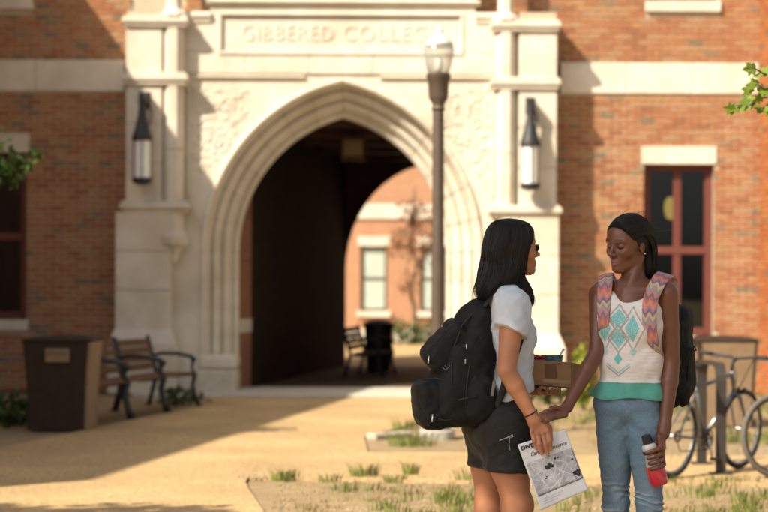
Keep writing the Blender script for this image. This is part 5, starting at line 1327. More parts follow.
def skinR(V):
    c = np.tile(np.array([.155, .058, .032]), (len(V), 1)); h = head_local(V, RO, RH, .985)
    f, l_, u = h[:, 0], h[:, 1], h[:, 2]; inh = (u > -.13) & (f > .03); al = np.abs(l_)
    c = np.where((inh & (u > -.05) & (u < .0) & (al > .03) & (al < .06))[:, None], c * 1.08, c)
    lz = -.0670 + 6.0 * al ** 2
    lip = inh & (f > .076) & (al < .0245) & (u > -.0830 + .55 * al) & (u < -.0540 - .22 * al); c[lip] = (.25, .085, .080)
    c[inh & (np.abs(u - lz) < .0013) & (f > .078) & (al < .021)] = (.07, .024, .02)
    brow = inh & (np.abs(u - (.0265 - 9 * (al - .032) ** 2 * .9)) < .0034 - .03 * np.maximum(al - .03, 0)) & (al > .014) & (al < .050) & (f > .045); c[brow] = (.030, .015, .011)
    lid = inh & (np.sqrt(((al - .032) / .0175) ** 2 + ((u + .001) / .0125) ** 2) < 1) & (f > .055); c[lid] = (.13, .055, .034)
    lash = lid & (u < -.0055 + 14 * (al - .032) ** 2) & (u > -.0105 + 14 * (al - .032) ** 2); c[lash] = (.012, .007, .006)
    palm = np.linalg.norm(V - np.array(W(545, 417, -.19)), axis=1) < .03; c[palm] = (.165, .075, .045)
    return c
br_ = grow('body', bodyR, skin_r, perR, axes=axR, colf=skinR, csm=2)
# earring
MB().ball(RO + RH @ Vector((-.008, .084, -.040)), .0038, 8, 6).build('earring', mat('silver stud', (.7, .7, .7), rough=.2, metal=1), perR, True)
# printed top -------------------------------------------------------------
top = [dict(p) for p in torsoR[:2]] + [dict(torsoR[4]), dict(torsoR[5])] + [ell(ar(632.5, 318), (.088, .128, .13), RM, .04), ell(ar(631, 360), (.092, .122, .12), RM, .05), ell(ar(627.5, 395), (.103, .147, .075), RM, .05),
       cone(rr_(633, 287, .105, .0), rr_(632, 312, .075, .06), .030, .035, .03), cone(rr_(633, 287, -.105, .0), rr_(632, 312, -.075, .06), .030, .035, .03),
       cone(rr_(633, 287, .105, -.02), rr_(632, 320, .08, -.05), .030, .035, .03), cone(rr_(633, 287, -.105, -.02), rr_(632, 320, -.08, -.05), .030, .035, .03)]
top += [cone(ar(637, 281, .01), ar(637, 281, .25), .074, .074, .004, op='sub'), cone(ar(635, 262, .01), ar(635, 262, .25), .064, .064, .004, op='sub'), cone(ar(633, 272, -.03), ar(633, 276, -.2), .07, .07, .004, op='sub'),
        ell(sR + Rr * .022, (.055, .05, .075), RM, .01, op='sub'), ell(sL - Rr * .022, (.055, .05, .075), RM, .01, op='sub')]
zhem = float(W(628, 397).z)
def top_post(D, X, Y, Z):
    D = D - .003 * nz3(X, Y, Z, 20, 5.0) - .0016 * nz3(Y, X, Z, 46, 2.0)
    ax_ = (X - float(W(628, 0).x)) * -Rr.x + (Y - YB0) * -Rr.y; g_ = np.clip((float(W(628, 345).z) - Z) / .2, 0, 1)
    D = D - .006 * g_ * np.sin(58 * ax_ + 6 * Z)                   # soft vertical drape
    D = D - .0022 * np.exp(-((Z - float(W(628, 380).z)) / .004) ** 2)
    return np.maximum(D, -(Z - zhem - .006 * np.sin(30 * ax_)))
def top_col(V):
    px = CX + V[:, 0] * FPX / V[:, 1]; n_ = len(V)
    l_ = (V - np.array(ar(631, 340))) @ np.array(-Rr); z = V[:, 2]; y = 295 - (z - CAMH) * 244.6     # across the body and photo-like rows
    fr = (V - np.array(ar(631, 340))) @ np.array(Rf) > 0
    c = np.tile(np.array([.72, .68, .66]), (n_, 1)); teal = np.array([.16, .50, .50]); grey = np.array([.36, .35, .36]); pale = np.array([.42, .60, .60])
    xl = (l_ + .016) * 244.6                                       # rows/columns in photo units, 0 = middle of the print
    def dia(cx, cy, a, b): return np.abs(xl - cx) / a + np.abs(y - cy) / b
    spk = (np.sin(xl * 2.9 + 1.7 * np.sin(y * 1.3)) * np.sin(y * 2.3 + np.sin(xl * 1.7)) > -.25)
    for cx, cy, a, b in ((0, 317, 8, 10), (0, 337, 8, 10)):
        d = dia(cx, cy, a, b); c[fr & (d < 1) & spk] = teal; c[fr & (d < 1) & ~spk] = pale; c[fr & (d > 1.25) & (d < 1.5)] = grey
    for sg in (-1, 1):
        d = np.abs(y - 327) / 14 + np.abs(np.clip((13 - sg * xl + 0) / 9, -9, 9) * 0 + (sg * xl - 15)) / 8; m_ = fr & (d < 1) & (sg * xl > 5); c[m_ & spk] = teal; c[m_ & ~spk] = pale
        d2 = np.abs(y - 327) / 20 + np.abs(sg * xl - 15) / 12; c[fr & (d2 > 1) & (d2 < 1.13) & (sg * xl > 3)] = grey
        c[fr & (dia(sg * 15, 350, 3.5, 5) < 1)] = pale
    c[fr & (dia(0, 357, 4.5, 6) < 1)] = teal
    v1 = np.abs(y - (374 - .75 * np.abs(xl))); c[fr & (v1 < .9) & (np.abs(xl) < 13)] = grey; v2 = np.abs(y - (371 - .75 * np.abs(xl))); c[fr & (v2 < .7) & (np.abs(xl) < 12)] = teal
    c[z < float(W(628, 380.5).z)] = (.10, .36, .30)
    return c
topm = attr_mat('printed jersey', .9, .2, .2, 320, .0015, var=.04, vscale=60, sheen=.2)
to = grow('tank_top', top, topm, perR, .0033, .009, top_post, 1, colf=top_col)
# jeans
jn = [dict(p, k=.03 if i % 7 > 1 else .007) for i, p in enumerate(legsR) if i % 7 < 5] + [ell(ar(627.5, 403), (.088, .134, .070), RM, .04), ell(ar(631, 416, -.05), (.070, .108, .072), RM, .05)]
def crease(X, Y, Z):
    q_ = Z + .010 * np.sin(31 * X + 9 * Z) + .006 * np.sin(77 * X + 40 * Y + 60 * Z); return np.sin(190 * q_ + 2.2 * np.sin(38 * Z + 12 * X)) * (.35 + .65 * np.clip(np.sin(23 * X + 57 * Z) + .4, 0, 1))
def jn_post(D, X, Y, Z):
    D = D - .0018 * nz3(X, Y, Z, 30, 4.0) - .004
    kz = .46; w_ = np.exp(-((Z - kz) / .085) ** 2)
    D = D - .0042 * w_ * crease(X, Y, Z)
    cz = float(W(628, 425).z); D = D - .003 * np.exp(-((Z - cz) / .05) ** 2) * np.sin(70 * (Z + .9 * np.abs(X - float(W(627, 0).x))))
    # fly and side seams
    return np.maximum(np.maximum(D, Z - float(W(628, 390).z)), -(Z - .07))
def jn_col(V):
    n_ = len(V); c = np.tile(np.array([.145, .225, .305]), (n_, 1)); X, Y, Z = V[:, 0], V[:, 1], V[:, 2]
    kz = .46; w_ = np.exp(-((Z - kz) / .08) ** 2); s_ = crease(X, Y, Z)
    c = lerp3(c, np.array([.44, .50, .53]), .9 * w_ * np.clip((s_ - .45) * 2.2, 0, 1))
    fx_ = np.array([float(knR.x), float(knL.x)]); dx_ = np.minimum(np.abs(X - fx_[0] - (Z - .45) * -.0), np.abs(X - fx_[1])); c = lerp3(c, np.array([.22, .30, .37]), .7 * np.exp(-(dx_ / .03) ** 2) * np.clip((.85 - Z) * 3, 0, 1))
    return c
jm = attr_mat('faded denim', .85, .2, .5, 420, .0015, var=.13, vscale=120)
jo = grow('jeans', jn, jm, perR, .0036, .007, jn_post, 1, colf=jn_col)
# fly, pocket seams
sm_ = mat('denim seam', (.07, .10, .13), rough=.9)
def seam(pts, par, r=.0016, m=sm_, prims=jn, infl=.007):
    ps = [hit(prims, x, y, infl=infl) + Vector((0, -.0015, 0)) for x, y in pts]; MB().tube(ps, r, 5).build('seam', m, par)
seam([(620, 398), (620, 405), (622, 414), (625, 423), (628, 432)], jo); seam([(624.5, 398), (624.5, 408), (624, 416), (624.5, 421)], jo)
seam([(597, 398), (599, 405), (604, 409), (608, 410)], jo); seam([(640, 398), (644, 406), (652, 410), (659, 411)], jo)
for an in (anR, anL):
    pr = [cone(an + Vector((0, 0, -.035)), an + Rf * .15 + Vector((0, 0, -.05)), .043, .033, .03), cone(an, an - Rf * .035 + Vector((0, 0, -.04)), .043, .038, .03)]
    grow('shoe', pr, MATS['grey canvas'], perR, .006, .004, lambda D, X, Y, Z: np.maximum(D, -(Z - .004)))
# hair: drawn back from the forehead behind the ears, falling on the back
hp_ = lambda f, l_, u: RO + RH @ Vector((f, l_, u)) * .985
cap = [ell(hp_(-.017, 0, .025), (.099, .080, .093), RH, .02, clip=[(hp_(.068, 0, .076), unit(RH @ Vector((.80, 0, -.55)))), (hp_(.036, 0, .0), unit(RH @ Vector((.93, 0, -.30))))]), ell(hp_(-.082, 0, -.045), (.040, .066, .078), RH, .03), ell(hp_(-.075, .01, -.115), (.030, .058, .05), RH, .03)]
hoR = grow('hair', cap, hair_base, perR, .004)
def ell_push(p):
    q_ = RH.transposed() @ (p - hp_(-.016, 0, .024)); k_ = math.sqrt((q_.x / .098) ** 2 + (q_.y / .078) ** 2 + (q_.z / .092) ** 2)
    if k_ < 1.035: q_ = q_ * (1.035 / max(k_, .2)); return hp_(-.016, 0, .024) + RH @ q_
    return p
ms = MB()
for k in range(2000):
    a = rg.random(); s = 1 if rg.random() < .6 else -1
    # start on the hairline: a = 0 at the middle of the forehead, 1 above the ear
    st_h = Vector((.075 - .040 * a ** 1.6, s * (-.010 + .084 * a ** .75), .084 - .062 * a ** 1.8)) + Vector((rg.gauss(0, .003), 0, rg.gauss(0, .003)))
    md = Vector((-.02 - .02 * a, s * (.004 + .078 * a), .112 - .075 * a)); bk = Vector((-.102, s * (.012 + .045 * a), .045 - .055 * a)); lw_ = Vector((-.112 + .012 * a, s * (.01 + .052 * a), -.06)); en = Vector((-.100 + .02 * a + rg.gauss(0, .006), s * (.008 + .055 * a) + rg.gauss(0, .008), -.150 + rg.gauss(0, .012)))
    ctl = [st_h, st_h, md, bk, lw_, en, en]; pts = []
    for i in range(1, 5):
        p0, p1, p2, p3 = ctl[i - 1], ctl[i], ctl[i + 1], ctl[i + 2]
        for j in range(5):
            t = j / 5; pts.append(hp_(*(.5 * ((2 * p1) + (p2 - p0) * t + (2 * p0 - 5 * p1 + 4 * p2 - p3) * t * t + (3 * p1 - p0 - 3 * p2 + p3) * t ** 3))))
    pts.append(hp_(*en)); off = rg.uniform(0, .005)
    pts = [ell_push(p) + (p - hp_(-.02, 0, .0)).normalized() * off for p in pts]
    n_ = len(pts); ms.tube(pts, [.0013 * min(1, .3 + i * .25) * (1 if i < n_ - 4 else (n_ - 1 - i) / 4 + .1) for i in range(n_)], 3)
for k in range(1100):                                # the fall behind the ears and down the nape
    s = 1 if rg.random() < .7 else -1; a = rg.random(); b = rg.random()
    p0 = Vector((-.012 - .08 * a, s * (.080 - .055 * a ** 2), .052 - .02 * a + rg.gauss(0, .008))); en = Vector((-.055 - .055 * a + rg.gauss(0, .006), s * (.068 - .040 * a) + rg.gauss(0, .005), -.150 + rg.gauss(0, .014)))
    m1 = Vector((-.050 - .06 * a, s * (.080 - .05 * a ** 2), -.005)); m2 = Vector((-.066 - .055 * a, s * (.074 - .046 * a), -.075)); ctl = [p0, p0, m1, m2, en, en]; pts = []
    for i in range(1, 4):
        q0, q1, q2, q3 = ctl[i - 1], ctl[i], ctl[i + 1], ctl[i + 2]
        for j in range(5):
            t = j / 5; pts.append(hp_(*(.5 * ((2 * q1) + (q2 - q0) * t + (2 * q0 - 5 * q1 + 4 * q2 - q3) * t * t + (3 * q1 - q0 - 3 * q2 + q3) * t ** 3))))
    pts.append(hp_(*en)); off = rg.uniform(.0, .006); cc_ = hp_(-.05, 0, -.05)
    pts = [ell_push(p) + (p - cc_).normalized() * off for p in pts]; n_ = len(pts)
    ms.tube(pts, [.0013 * (1 if i < n_ - 4 else (n_ - 1 - i) / 4 + .1) for i in range(n_)], 3)
for k in range(160):                                 # loose hairs
    v = Vector((rg.gauss(0, 1), rg.gauss(0, 1), abs(rg.gauss(0, 1)))).normalized(); p = Vector((-.017 + .099 * v.x, .080 * v.y, .025 + .093 * v.z))
    if p.x > .03 and p.z < .06: continue
    d = Vector((-.6 + rg.gauss(0, .4), rg.gauss(0, .3), -.2 + rg.gauss(0, .4))); pts = [hp_(*(p + v * (.004 + .010 * t * (1 - t) * 2) + d * .06 * t)) for t in (0, .25, .5, .75, 1)]
    ms.tube(pts, [.0006] * 4 + [.0002], 3)
ms.build('hair_strands', hair_m, hoR, True)
# ================================================================== THINGS CARRIED
nylon = mat('black nylon', (.0065, .0065, .0068), (.011, .011, .0115), 40, .7, .35, 260, spec=.25, bdist=.003)
nylon2 = mat('black webbing', (.014, .014, .0145), (.022, .022, .023), 90, .75, .4, 400, bdist=.002)
zipm = mat('zip pull metal', (.55, .55, .52), rough=.3, metal=.7)
# ---------------- large black backpack
bpL = thing('backpack', 'large stuffed black backpack with zip pockets on the left woman', 'backpack', tuple(W(455, 425, 0)))
# axis leans: top rests at the shoulder, bottom hangs out at the back
def bw(px, py, r=0.0): return W(px, py, 0) + Lr * (r + .02)
BM = frame((.86, .14, -.50), (.50, 0, .86))          # tilted frame of the bag
main = [cone(bw(472, 322, .0), bw(455, 385, .0), .075, .10, .06), ell(bw(468, 350), (.095, .150, .165), BM, .05), ell(bw(455, 392), (.125, .155, .135), None, .05), rbox(bw(462, 383), (.098, .148, .165), .05, frame((.97, .12, -.2), (.2, 0, .97)), .04), ell(bw(476, 318), (.055, .12, .09), BM, .05)]
def bag_post(D, X, Y, Z): return D - .004 * nz3(X, Y, Z, 22, 1.5) - .002 * nz3(Z, Y, X, 47, .4)
bo = grow('main_compartment', main, nylon, bpL, .005, 0, bag_post)
UM = frame((.74, .12, -.66), (.66, 0, .74))
up = [rbox(bw(447, 346), (.062, .122, .105), .030, UM, .03), rbox(bw(440, 357), (.055, .118, .05), .03, UM, .04)]
uo = grow('upper_pocket', up, nylon, bpL, .0045, 0, bag_post)
lo_ = [rbox(bw(441, 402), (.112, .134, .098), .048, frame((.985, .12, .13)), .03)]
loo = grow('lower_pocket', lo_, nylon, bpL, .0045, 0, bag_post)
sp_ = [ell(bw(470, 395, .135), (.075, .035, .10), None, .02)]; spo = grow('side_pocket', sp_, nylon, bpL, .005, 0, bag_post)
allbag = main + up + lo_ + sp_
def piping(pts, r=.003, par=bo, m=nylon2, name='zip'):
    ps = [hit(allbag, x, y, 6.4, 7.3) + Vector((0, -.001, 0)) for x, y in pts]; MB().tube(ps, r, 6).build(name, m, par, True)
piping([(487, 303), (474, 312), (462, 325), (455, 345), (452, 365), (452, 385)], .0035); piping([(487, 330), (476, 345), (470, 365), (467, 385), (466, 405)], .003)
piping([(420, 386), (420, 400), (425, 411), (434, 419), (446, 421)], .003, loo); piping([(458, 400), (466, 398), (478, 396)], .005, spo); piping([(427, 354), (431, 347), (438, 339), (446, 333)], .003, uo)
piping([(447, 324), (441, 337), (436, 350), (430, 362)], .003, uo); piping([(446, 380), (436, 378), (424, 379), (415, 384)], .0035, loo); piping([(419, 408), (430, 416), (446, 420), (458, 418)], .003, loo)
def pull(x, y, dx=0, ln=.022, par=bo):
    p_ = hit(allbag, x, y, 6.4, 7.3) + Vector((0, -.004, 0)); MB().obox(p_, (.005, .003, .009), None, .001).tube([p_ + Vector((0, 0, -.004)), p_ + Vector((dx * .5, -.003, -ln * .6)), p_ + Vector((dx, -.002, -ln))], [.0022, .003, .0026], 6).build('zip_pull', zipm, par)
pull(442, 326, .004, .010, uo); pull(429, 357, -.002, .024, uo); pull(466.5, 345, .002, .026); pull(433, 415, -.002, .026, loo); pull(465.5, 360, 0, .012)
q = hit(allbag, 446, 368, 6.4, 7.3) + Vector((0, -.003, 0))
lg = MB()                                            # small embroidered emblem: three short strokes
for a_, b2 in (((-.014, .004), (.0, -.008)), ((.0, -.008), (.016, .010)), ((-.004, .012), (.004, .0))): lg.tube([q + Vector((a_[0], 0, a_[1])), q + Vector((b2[0], 0, b2[1]))], .0018, 5)
lg.build('emblem', mat('grey thread', (.12, .12, .125), rough=.8), bo)
# shoulder straps, near and far
tp = tee + armR[:1]
for sgn in (1, -1):
    if sgn > 0: ps = [bw(478, 306, .085), at(490, 291, .10), at(501, 288, .105), at(511, 293, .115), at(517, 306, .105), at(517, 325, .11), at(507, 348, .15), at(498, 368, .165), at(494.5, 385, .165), bw(487, 404, .14)]
    else: ps = [bw(478, 306, -.085), at(490, 291, -.10), at(501, 287, -.105), at(511, 293, -.105), at(518, 308, -.10), at(521, 328, -.10), at(518, 350, -.13), at(508, 372, -.15), at(494, 392, -.15), bw(478, 408, -.13)]
    wd = [Lr] * 6 + [(Lr + Lf * .8), (Lr * .3 + Lf), (Lr * .2 + Lf), (Lr * .2 + Lf)]
    V_, F_, U_ = ribbon(ps, wd, [.06, .062, .062, .062, .06, .055, .045, .034, .03, .028], .012)
    link('shoulder_strap', np_mesh('shoulder_strap', V_, F_, wloc(bpL)), nylon2, bpL)
MB().tube([bw(484, 300, .03), at(486, 288, .02), at(487, 288, -.02), bw(484, 300, -.03)], .008, 8).build('grab_handle', nylon2, bpL, True)
ps = [hit(allbag, 492, 372, 6.4, 7.3), hit(allbag, 491, 385, 6.4, 7.3), W(491, 400, -.17)]
MB().obox(W(493.5, 388, -.205), (.012, .006, .06), Matrix.Rotation(R(8), 3, 'Y'), .002).build('strap_adjuster', mat('dull buckle', (.16, .16, .16), rough=.5), bpL)
# ---------------- printed map sheet
pp = thing('paper_map', 'printed white sheet with a grey campus map held between fingers', 'paper', tuple(W(554, 469, PH)))
c4 = [W(518, 444, PH + .004), W(566, 428.5, PH + .03), W(589, 489, PH + .01), W(542, 510, PH - .01)]      # tl tr br bl
def pq(u, v, off=0.0):                                # u across, v down
    p_ = c4[0].lerp(c4[1], u).lerp(c4[3].lerp(c4[2], u), v); return p_ + Vector((0, 1, 0)) * (.010 * math.sin(u * 3.0 + .4) * (v - .15) + .006 * math.sin(3 * v) * (u - .5) - off)
def sheet(fn, nu, nv, name, m, par, thick=.0012):
    V_, F_ = [], []
    for s in (0, 1):
        for j in range(nv + 1):
            for i in range(nu + 1): V_.append(tuple(fn(i / nu, j / nv) + Vector((0, s * thick, 0))))
    n1 = (nu + 1) * (nv + 1); g_ = lambda i, j, s: s * n1 + j * (nu + 1) + i
    for j in range(nv):
        for i in range(nu): F_ += [(g_(i, j, 0), g_(i, j + 1, 0), g_(i + 1, j + 1, 0), g_(i + 1, j, 0)), (g_(i, j, 1), g_(i + 1, j, 1), g_(i + 1, j + 1, 1), g_(i, j + 1, 1))]
    for i in range(nu): F_ += [(g_(i, 0, 0), g_(i + 1, 0, 0), g_(i + 1, 0, 1), g_(i, 0, 1)), (g_(i, nv, 1), g_(i + 1, nv, 1), g_(i + 1, nv, 0), g_(i, nv, 0))]
    for j in range(nv): F_ += [(g_(0, j, 0), g_(0, j, 1), g_(0, j + 1, 1), g_(0, j + 1, 0)), (g_(nu, j, 0), g_(nu, j + 1, 0), g_(nu, j + 1, 1), g_(nu, j, 1))]
    return link(name, np_mesh(name, np.array(V_), np.array(F_), wloc(par)), m, par)
sheet(lambda u, v: pq(u, v), 24, 30, 'sheet', mat('white paper', (.74, .74, .78), (.78, .78, .81), 3, .8), pp)
def map_mat():
    m, n, l, b = nt('printed map grey'); tc = n.new('ShaderNodeTexCoord')
    nz = n.new('ShaderNodeTexNoise'); nz.inputs['Scale'].default_value = 45; nz.inputs['Detail'].default_value = 8; l.new(tc.outputs['Object'], nz.inputs['Vector'])
    vo = n.new('ShaderNodeTexVoronoi'); vo.feature = 'DISTANCE_TO_EDGE'; vo.inputs['Scale'].default_value = 24; l.new(tc.outputs['Object'], vo.inputs['Vector'])
    rp = n.new('ShaderNodeValToRGB'); rp.color_ramp.elements[0].position = .3; rp.color_ramp.elements[1].position = .7; rp.color_ramp.elements[0].color = (.34, .33, .36, 1); rp.color_ramp.elements[1].color = (.56, .55, .58, 1)
    l.new(nz.outputs['Fac'], rp.inputs[0]); r2 = n.new('ShaderNodeValToRGB'); r2.color_ramp.elements[0].position = .02; r2.color_ramp.elements[1].position = .05
    r2.color_ramp.elements[0].color = (1, 1, 1, 1); r2.color_ramp.elements[1].color = (0, 0, 0, 1); l.new(vo.outputs['Distance'], r2.inputs[0])
    mx = n.new('ShaderNodeMixRGB'); mx.inputs['Color2'].default_value = (.66, .65, .68, 1); mu = n.new('ShaderNodeMath'); mu.operation = 'MULTIPLY'; mu.inputs[1].default_value = .7; l.new(r2.outputs[0], mu.inputs[0]); l.new(mu.outputs[0], mx.inputs['Fac'])
    l.new(rp.outputs[0], mx.inputs['Color1']); l.new(mx.outputs[0], b.inputs['Base Color']); b.inputs['Roughness'].default_value = .8; return m
sheet(lambda u, v: pq(.04 + .94 * u, .30 + .50 * v, .0006), 20, 14, 'map_print', map_mat(), pp, .0002)
ink = mat('black ink', (.03, .03, .035), rough=.7)
def on_sheet(me, u0, v0, us, vs):                     # flat lettering bent onto the sheet
    for v in me.vertices: v.co = pq(u0 + v.co.x * us, v0 - v.co.y * vs, .0012) - Vector(wloc(pp))
    return link('print', me, ink, pp)
def spread(me, u0, u1, vc, h):
    xs_ = [v.co.x for v in me.vertices]; w_ = max(xs_) - min(xs_); mn = min(xs_)
    for v in me.vertices: v.co.x -= mn
    hs = [v.co.y for v in me.vertices]; hh_ = max(hs) - min(hs); on_sheet(me, u0, vc, (u1 - u0) / w_, h / hh_)
spread(text_mesh('DIVERSITY', 1, bold=.045), .04, .62, .075, .062)
spread(text_mesh('Campus Residence', 1, shear=.35, bold=.008), .18, .93, .20, .075)
blk = MB()
def patch(u, v, pts, off=.0010):
    k = len(blk.v); blk.v += [tuple(pq(u + a, v + b_, off)) for a, b_ in pts]; blk.f.append(tuple(range(k, k + len(pts)))[::-1])
for u, v, s in ((.40, .455, .05), (.465, .435, .05), (.50, .46, .035), (.43, .47, .03), (.60, .37, .025), (.66, .37, .02), (.92, .47, .022), (.90, .70, .07), (.945, .675, .045), (.93, .725, .04), (.30, .60, .014), (.33, .58, .014), (.27, .625, .014), (.36, .57, .012)):
    patch(u, v, [(-s, -s * .5), (-s * .3, -s * .8), (s * .4, -s * .5), (s, -s * .7), (s * .9, s * .4), (s * .2, s * .7), (-s * .7, s * .6)])
def line(u0, v0, u1, v1, w=.004, m=None):
    du, dv = u1 - u0, v1 - v0; L_ = math.hypot(du, dv); nu_, nv_ = -dv / L_ * w, du / L_ * w; k = len(blk.v)
    blk.v += [tuple(pq(a, b_, .0009)) for a, b_ in ((u0 - nu_, v0 - nv_), (u1 - nu_, v1 - nv_), (u1 + nu_, v1 + nv_), (u0 + nu_, v0 + nv_))]; blk.f.append((k, k + 1, k + 2, k + 3))
line(.985, .30, .985, .80, .004); line(.04, .80, .98, .80, .003)
blk.build('map_marks', ink, pp)
blk = MB(); 
for a in ((.45, .80, .80, .50), (.60, .55, .95, .78), (.55, .62, .70, .52), (.10, .35, .30, .75), (.65, .75, .98, .55), (.3, .78, .62, .66)): line(*a, .007)
blk.build('map_roads', mat('map road white', (.70, .69, .72), rough=.8), pp)
blk = MB()
for k in range(3): line(.10, .86 + .035 * k, .55 - .08 * k, .86 + .035 * k, .004)
blk.build('small_print', mat('grey ink', (.50, .50, .53), rough=.8), pp)
# ---------------- cardboard tray with two cups
card = mat('brown cardboard', (.34, .20, .10), (.42, .255, .135), 14, .85, .25, 200, spec=.2)
cardin = mat('inner cardboard', (.30, .19, .11), (.36, .24, .14), 14, .9)
tr_ = thing('cardboard_tray', 'low brown cardboard tray carried on the far hand of the left woman', 'box', tuple(W(555, 388, .25)))
A_, B_, C_ = W(524, 359, TY), W(571, 361.5, TY), W(581.5, 364, TY + .24)     # top edge: near left, near right, far right
D_ = A_ + (C_ - B_); dn = [Vector((.0, .0, -(386.8 - 361) / 244.6)), Vector((0, 0, -(388.5 - 361.5) / 244.6)), Vector((-.004, 0, -(388 - 364) / 236)), Vector((0, 0, -.105))]
tops = [A_, B_, C_, D_]; bots = [t + d for t, d in zip(tops, dn)]
def panel_(a, b, c, d, th, name):                    # a b top, d c bottom; thickness goes inwards
    n_ = (b - a).cross(d - a).normalized() * th; mb = MB(); mb.add([a, b, c, d, a + n_, b + n_, c + n_, d + n_], [(3, 2, 1, 0), (4, 5, 6, 7), (0, 1, 5, 4), (1, 2, 6, 5), (2, 3, 7, 6), (3, 0, 4, 7)]); return mb.build(name, card, tr_)
cen = (A_ + B_ + C_ + D_) / 4
names = ('side_wall', 'end_wall', 'side_wall', 'end_wall')
for i in range(4):
    j = (i + 1) % 4; sgn = 1 if (tops[j] - tops[i]).cross(bots[i] - tops[i]).dot(cen - tops[i]) > 0 else -1
    panel_(tops[i], tops[j], bots[j], bots[i], .004 * sgn, names[i])
mb = MB(); mb.add([b_ + Vector((0, 0, .004)) for b_ in bots] + [b_ for b_ in bots], BOXF); mb.build('floor', cardin, tr_)
# packing tape and printed marks on the near wall
e1 = (B_ - A_); dd_ = (bots[0] - A_)
def onwall(u0, u1, v0, v1, m, name):
    o_ = Vector((0, -.0012, 0)); mb = MB(); mb.add([A_ + e1 * u0 + dd_ * v0 + o_, A_ + e1 * u1 + dd_ * v0 + o_, A_ + e1 * u1 + dd_ * v1 + o_, A_ + e1 * u0 + dd_ * v1 + o_], [(3, 2, 1, 0)]); mb.build(name, m, tr_)
onwall(.42, .98, .72, .86, mat('clear tape', (.42, .30, .19), rough=.2, spec=.6), 'tape'); onwall(.45, .70, .12, .68, mat('card print', (.20, .115, .06), rough=.85), 'printed_patch')
p2 = B_.lerp(C_, .70); mb = MB().obox(p2 + Vector((-.006, -.004, -.028)), (.004, .05, .035), Matrix.Rotation(math.atan2((C_ - B_).y, (C_ - B_).x) - R(90), 3, 'Z'), .001); mb.build('hand_hole', mat('dark hole', (.05, .03, .02), rough=.9), tr_)
cup = thing('snack_cup', 'teal printed paper cup with a white spoon standing in the cardboard tray', 'cup', tuple(W(553.5, 384, .27)))
cc = W(553.5, 384, .27); zt = W(553.5, 354.5, .27).z - cc.z
MB().lathe([(.030, 0), (.041, zt), (.043, zt), (.043, zt - .004), (.038, zt - .006), (.028, .01)], cc, 24).build('cup_wall', mat('teal print', (.03, .13, .16), (.22, .36, .40), 60, .5, detail=2), cup, True, 40)
MB().lathe([(0, zt - .018), (.036, zt - .016)], cc, 16).build('filling', mat('cream', (.7, .62, .55), rough=.5), cup)
MB().tube([cc + Vector((.01, 0, .04)), cc + Vector((.03, -.005, zt + .004)), cc + Vector((.044, -.005, zt + .028))], [.003, .0035, .0055], 8).build('spoon', mat('white plastic', (.8, .8, .8), rough=.35), cup, True)
rp_ = thing('berry_punnet', 'red berries heaped in a clear cup in the cardboard tray', 'fruit', tuple(W(536, 384, .25)))
rc_ = W(535.5, 384, .25)
MB().lathe([(.034, 0), (.046, .105), (.047, .108), (.045, .106), (.032, .004)], rc_, 20).build('punnet', mat('pinkish plastic', (.55, .35, .33), rough=.3), rp_, True, 40)
for k in range(16):
    a = rg.uniform(0, 6.28); r_ = .036 * math.sqrt(rg.random()); MB().ball(rc_ + Vector((r_ * math.cos(a), r_ * math.sin(a), .108 + rg.uniform(0, .012))), rg.uniform(.010, .013), 8, 6).build('berry', mat('red berry', (.33, .012, .02), (.42, .03, .035), 30, .35), rp_, True)
# ---------------- drink bottle
bt = thing('drink_bottle', 'clear bottle of red drink with black cap in the right womans hand', 'bottle', tuple(BB))
BMx = frame(unit(Vector((1, 0, 0)) - bax * bax.x), -bax); BMx = Matrix((BMx.col[0], BMx.col[1], -bax)).transposed(); Lb = (BB - BA).length
def blath(prof, name, m, n=24): return MB().lathe([(r_, -s_) for s_, r_ in prof], BA, n, 0, BMx).build(name, m, bt, True, 35)
blath([(-.012, .0), (-.012, .016), (-.009, .019), (.020, .020), (.021, .0)], 'cap', mat('black plastic', (.015, .015, .016), rough=.4))
clearm = mat('clear plastic', (.36, .36, .37), (.46, .46, .47), 10, .12, spec=.6)
blath([(.021, .014), (.026, .026), (.034, .031), (.052, .031), (.062, .026), (.075, .028), (.095, .031), (.112, .0345)], 'shoulder', clearm)
blath([(.048, .0318), (.049, .0325), (.064, .0275), (.065, .0)], 'dark_band', mat('dark label', (.025, .025, .027), rough=.5))
blath([(.112, .0346), (.13, .038), (.14, .0385), (.165, .0385), (.188, .036), (.196, .030), (.198, .0)], 'red_drink', mat('red drink', (.50, .012, .03), (.58, .02, .045), 6, .1, spec=.7, coat=.6))
# ---------------- patterned backpack on the second woman
bpR = thing('backpack', 'dark backpack with zigzag patterned straps on the right woman', 'backpack', tuple(W(657, 420, .2)))
chev = attr_mat('zigzag woven', .9, .2, .3, 300, .002, var=.05, vscale=80)
zc_ = np.array([(.55, .17, .16), (.60, .28, .17), (.50, .20, .24), (.17, .17, .26), (.62, .40, .22), (.24, .32, .36), (.58, .24, .20), (.20, .17, .25)])
def chev_col(u, s):
    t = s / .0165 + 1.5 * np.abs(((u * 1.0 + 4) % 1.0) * 2 - 1); i = np.floor(t).astype(int) % len(zc_); return zc_[i]
bk = [rbox(W(657, 350, .235), (.085, .148, .20), .06, RM, .03), ell(W(660, 372, .26), (.10, .15, .16), RM, .04)]
bko = grow('main_compartment', bk, nylon, bpR, .005, 0, bag_post)
fp = [rbox(W(664, 345, .315), (.04, .125, .13), .035, RM, .02)]
def fp_col(V):
    u = ((V - np.array(W(664, 345, .3))) @ np.array(Rr)) / .06; s = V[:, 2] * 1.2; return chev_col(u, s)
grow('front_pocket', fp, chev, bpR, .0045, 0, None, colf=fp_col)
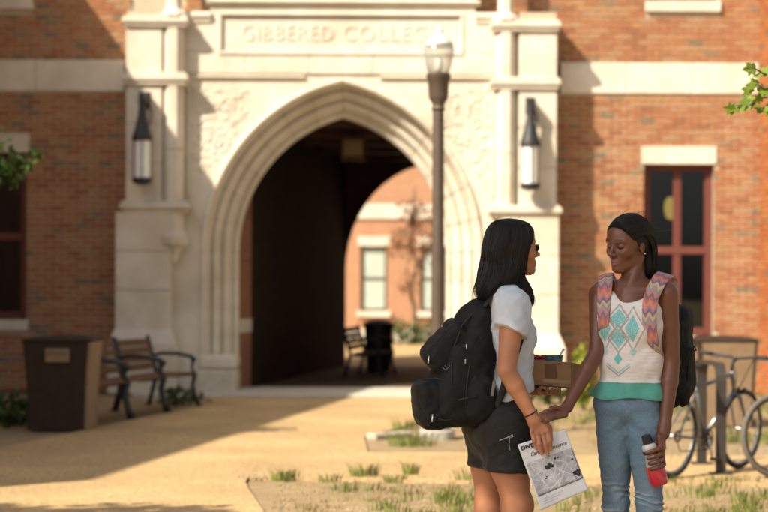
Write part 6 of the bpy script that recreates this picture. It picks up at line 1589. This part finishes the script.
sp2 = [ell(W(683, 385, .17), (.05, .035, .09), RM, .02)]; grow('side_pocket', sp2, nylon, bpR, .005, 0, bag_post)
p_ = W(691, 348, .12)
mb = MB(); mb.ball(p_, (.012, .01, .010), 8, 6); mb.tube([p_, p_ + Vector((.016, -.004, .012)), p_ + Vector((.020, -.004, -.004)), p_ + Vector((.004, -.004, -.008)), p_ + Vector((-.008, 0, -.05)), p_ + Vector((-.012, .02, -.16))], [.006, .006, .005, .006, .005, .004], 6)
mb.build('strap_knot', nylon2, bpR, True)
surf_ = top + armRR[:1] + armRL[:1] + torsoR[6:7] + neckR[3:5]
def on(px, py, lift=.008): return hit(surf_, px, py, 6.5, 7.4, .007) + Vector((0, -lift, .0))
s1 = [W(672, 300, .13), W(670, 279, .06), W(664, 274, -.02), on(656, 284, .012), on(650, 300), on(649, 318), on(651.5, 335), on(657.5, 350, .004), W(668, 372, .02)]
w1 = [(1, .2, 0), (1, .25, -.1), (1, .1, -.3), (1, -.1, -.05), (1, -.2, 0), (1, -.2, 0), (1, -.2, .1), (.9, -.1, .3), (.7, 0, .5)]
V_, F_, U_ = ribbon(s1, w1, [.05, .060, .064, .063, .060, .058, .050, .040, .03], .014, 26, 26)
link('shoulder_strap', np_mesh('shoulder_strap', V_, F_, wloc(bpR), chev_col(U_[:, 0], U_[:, 1])), chev, bpR)
s2 = [W(628, 300, .26), W(610, 278, .20), W(606, 274.5, .10), on(605, 283, .012), on(603.5, 298), on(603.5, 312), on(602.5, 326, .002), W(598.5, 338, .06), W(604, 372, .16)]
w2 = [(.8, -.5, 0), (.8, -.5, -.1), (.85, -.45, .25), (.85, -.45, .15), (.85, -.45, 0), (.8, -.5, 0), (.75, -.5, 0), (.6, -.5, 0), (.5, -.5, 0)]
V_, F_, U_ = ribbon(s2, w2, [.05, .060, .064, .062, .058, .054, .044, .035, .03], .014, 26, 26)
link('shoulder_strap', np_mesh('shoulder_strap', V_, F_, wloc(bpR), chev_col(U_[:, 0], U_[:, 1])), chev, bpR)
for pts_, off_ in (((642.5, 292), -.0), ):
    pass
